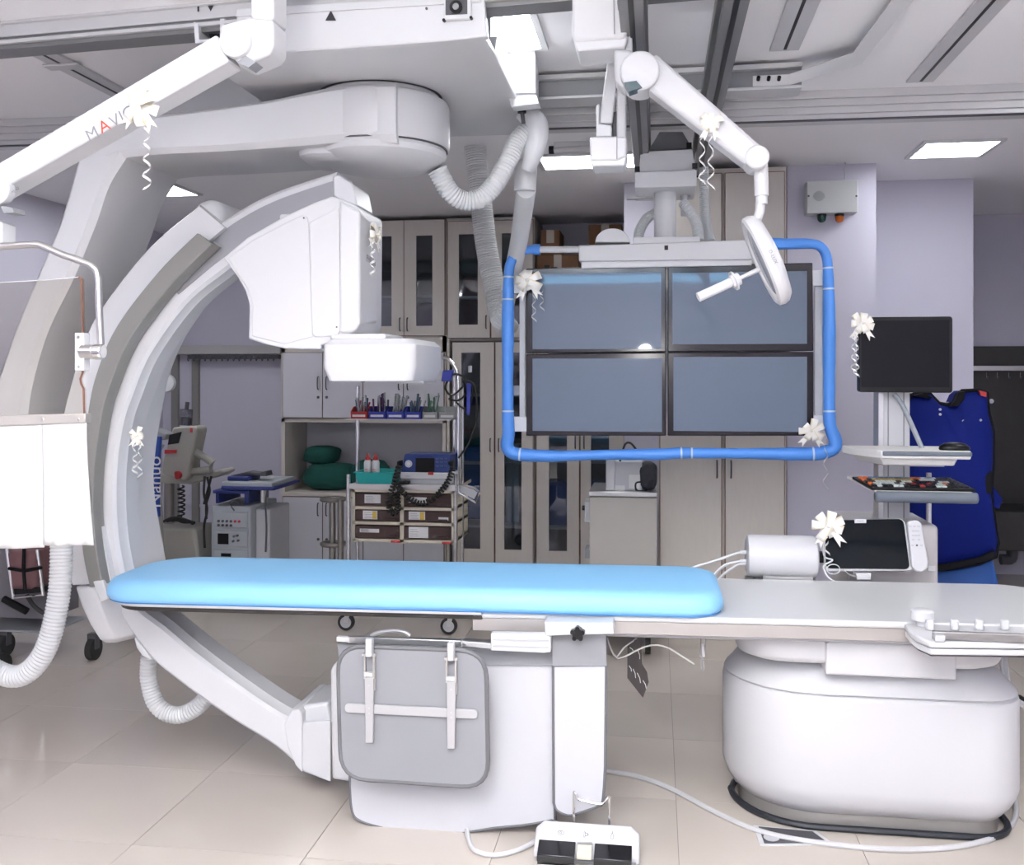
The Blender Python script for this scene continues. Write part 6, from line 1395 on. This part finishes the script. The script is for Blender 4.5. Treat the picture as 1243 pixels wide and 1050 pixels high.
for px in (6, 113):
    c = P(px, 780, Y4+0.1); c.z = 0.06
    MB().cyl(c+Vector((-0.018, 0, 0)), c+Vector((0.018, 0, 0)), 0.06, 24).build('wheel', RUBBER, st)
    MB().box((c.x-0.025, c.y-0.02, 0.06), (c.x+0.025, c.y+0.02, P(0, 764, Y4+0.1).z)).build('fork', DGREY, st)
c = P(0, 833, 4.6); c.z = 0.06
tag(MB().cyl(c+Vector((-0.03, 0, 0)), c+Vector((0.03, 0, 0)), 0.06, 24).build('trolley_wheel', RUBBER, bevel=0.01), 'black rubber wheel at the left edge by the sagging hose', 'wheel')
# cable coil at the right edge
t = thing('cable_loops', 'loops of grey cable hanging behind the pedestal at right', 'cable', P(1240, 860, 3.75))
for k, (dx, w0) in enumerate(((0, 26), (5, 30), (10, 34))):
    MB().tube(spl([P(1217+dx*0.4, 792, 3.75), P(1215+dx*0.6, 806, 3.75), P(1222+dx*0.3, 832, 3.75), P(1238, 852+dx*0.4, 3.75), P(1262, 858, 3.76)], 6), 0.007, 8).build('loop', CAB if k != 1 else LGREY, t)
    MB().tube(spl([P(1217+dx*0.5, 796, 3.76), P(1230+dx*0.5, 790-k, 3.76), P(1250, 789, 3.76), P(1262, 800, 3.76)], 6), 0.007, 8).build('loop', CAB, t)
MB().tube(spl([P(1236, 846, 3.8), P(1248, 853, 3.8), P(1262, 856, 3.8)], 5), 0.010, 8).build('black_loop', RUBBER, t)

# ================================================================== gift bows with curled ribbons
BOW = mat('cream_satin_ribbon', (0.86, 0.84, 0.78), 0.22, var=0.06, scale=30)
GOLD = mat('gold_thread', (0.72, 0.63, 0.42), 0.35, 0.2, var=0.1)
CURL = mat('silver_curl_ribbon', (0.72, 0.71, 0.70), 0.2, 0.3, var=0.1)
def bow(lab, c, size, seed, curls=(), petals=7, flat=1.0, turn=0.0):
    rr = random.Random(seed); t = thing('ribbon_bow', lab, 'bow', c, group='gift bows')
    t.rotation_euler = (0, 0, turn)
    s = size
    for k in range(petals):
        an = 2*math.pi*(k+rr.uniform(-0.2, 0.2))/petals+0.5; d = Vector((math.cos(an), 0, math.sin(an))); pr = Vector((-math.sin(an), 0, math.cos(an)))
        L = s*rr.uniform(0.6, 1.05); hgt = s*rr.uniform(0.25, 0.85)
        path = []
        for j in range(13):
            u_ = j/12; r_ = L*math.sin(math.pi*u_)**0.8*(1.0 if u_ < 0.5 else 0.9); h_ = hgt*(0.15+0.85*u_) if u_ < 0.8 else hgt*0.8
            path.append(d*r_+Vector((0, -h_*flat, 0)))
        wv = [pr*s*(0.16+0.10*math.sin(math.pi*j/12)) for j in range(13)]
        o = MB().ribbon(path, wv, 0.0005).build('loop', BOW, t, local=True, angle=80)
        e = MB().ribbon([p+wv[j]*0.8+Vector((0, -0.0012, 0)) for j, p in enumerate(path)], [v*0.12 for v in wv], 0.0004).build('gold_edge', GOLD, o)
    MB().lathe([(0.001, -0.1*s), (0.14*s, -0.06*s), (0.17*s, 0.0), (0.12*s, 0.08*s), (0.001, 0.1*s)], Matrix.Translation((0, -0.55*s*flat, 0)), 10).build('knot', BOW, t, local=True)
    for k in range(2):
        an = -math.pi/2+(-0.55 if k == 0 else 0.5)+rr.uniform(-0.2, 0.2); d = Vector((math.cos(an), 0, math.sin(an))); pr = Vector((-math.sin(an), 0, math.cos(an)))
        b0 = Vector((0, -0.3*s*flat, 0)); L = 1.35*s; wd = 0.22*s
        pts = [b0-pr*wd*0.5, b0+pr*wd*0.5, b0+d*L+pr*wd, b0+d*L*0.78, b0+d*L-pr*wd]
        MB().prism(pts, (0, -0.001, 0)).build('tail', BOW, t, local=True)
    for (dx, dz, ln, tw) in curls:
        path = []; n = max(10, int(tw*12))
        for j in range(n+1):
            u_ = j/n; an = 2*math.pi*tw*u_
            path.append(Vector((dx*s+0.010*math.cos(an)*(0.6+0.6*u_), -0.25*s*flat-0.006+0.008*math.sin(an), dz*s-ln*u_)))
        MB().ribbon(path, [Vector((0.0, 0.002, 0.0035))]*len(path), 0.0004).build('curl', CURL, t, local=True, angle=80)
    return t
bow('big cream bow on the lettered arm, curl hanging down', P(174, 130, YA-0.075), 0.055, 11, ((0.35, -0.6, 0.19, 4.5),))
bow('cream bow on the side of the scanner head', Vector((P(436, 285, DHF).x+0.012, DHF+0.10, P(438, 285, DHF+0.10).z)), 0.050, 12, ((-0.5, -0.6, 0.12, 3.5),), turn=R(80))
bow('cream bow at the upper left corner of the blue bumper', P(641, 341, YM-0.04), 0.075, 13, ((0.4, -0.5, 0.16, 3.0), (0.9, -0.6, 0.10, 2)))
bow('cream bow on the lamp arm with two curls', P(862, 150, YL-0.055), 0.042, 14, ((-0.6, -0.7, 0.16, 3.0), (0.0, -0.8, 0.17, 3.0)))
bow('small cream bow stuck on the inside of the C arc', P(166, 529, YF+0.03), 0.035, 15, ((-0.2, -0.7, 0.12, 3.0), (0.3, -0.9, 0.13, 2.5)), turn=R(30))
bow('cream bow on the corner of the workstation monitor', P(1045, 393, WY-0.008), 0.058, 16, ((-0.4, -0.4, 0.20, 5.0), (-0.6, -0.6, 0.17, 4.0)))
bow('cream bow at the lower right corner of blue bumper', P(984, 523, YM-0.035), 0.062, 17, ((1.0, -0.5, 0.24, 3.0),))
bow('cream bow on the corner of the black touch display', P(1004, 637, YT-0.012), 0.070, 18, ((-0.1, -0.9, 0.05, 1.0),))
# unseen glowing strip added behind the camera; the screens mirror its blue
glow = MB().box((-1.7, -3.0, 2.71), (0.9, -2.975, 2.795)).build('added_glow_strip', mat('added_blue_glow', (0.2, 0.5, 0.8), 0.3, emit=((0.25, 0.65, 1.0), 9.0), var=0.001)); struct(glow)
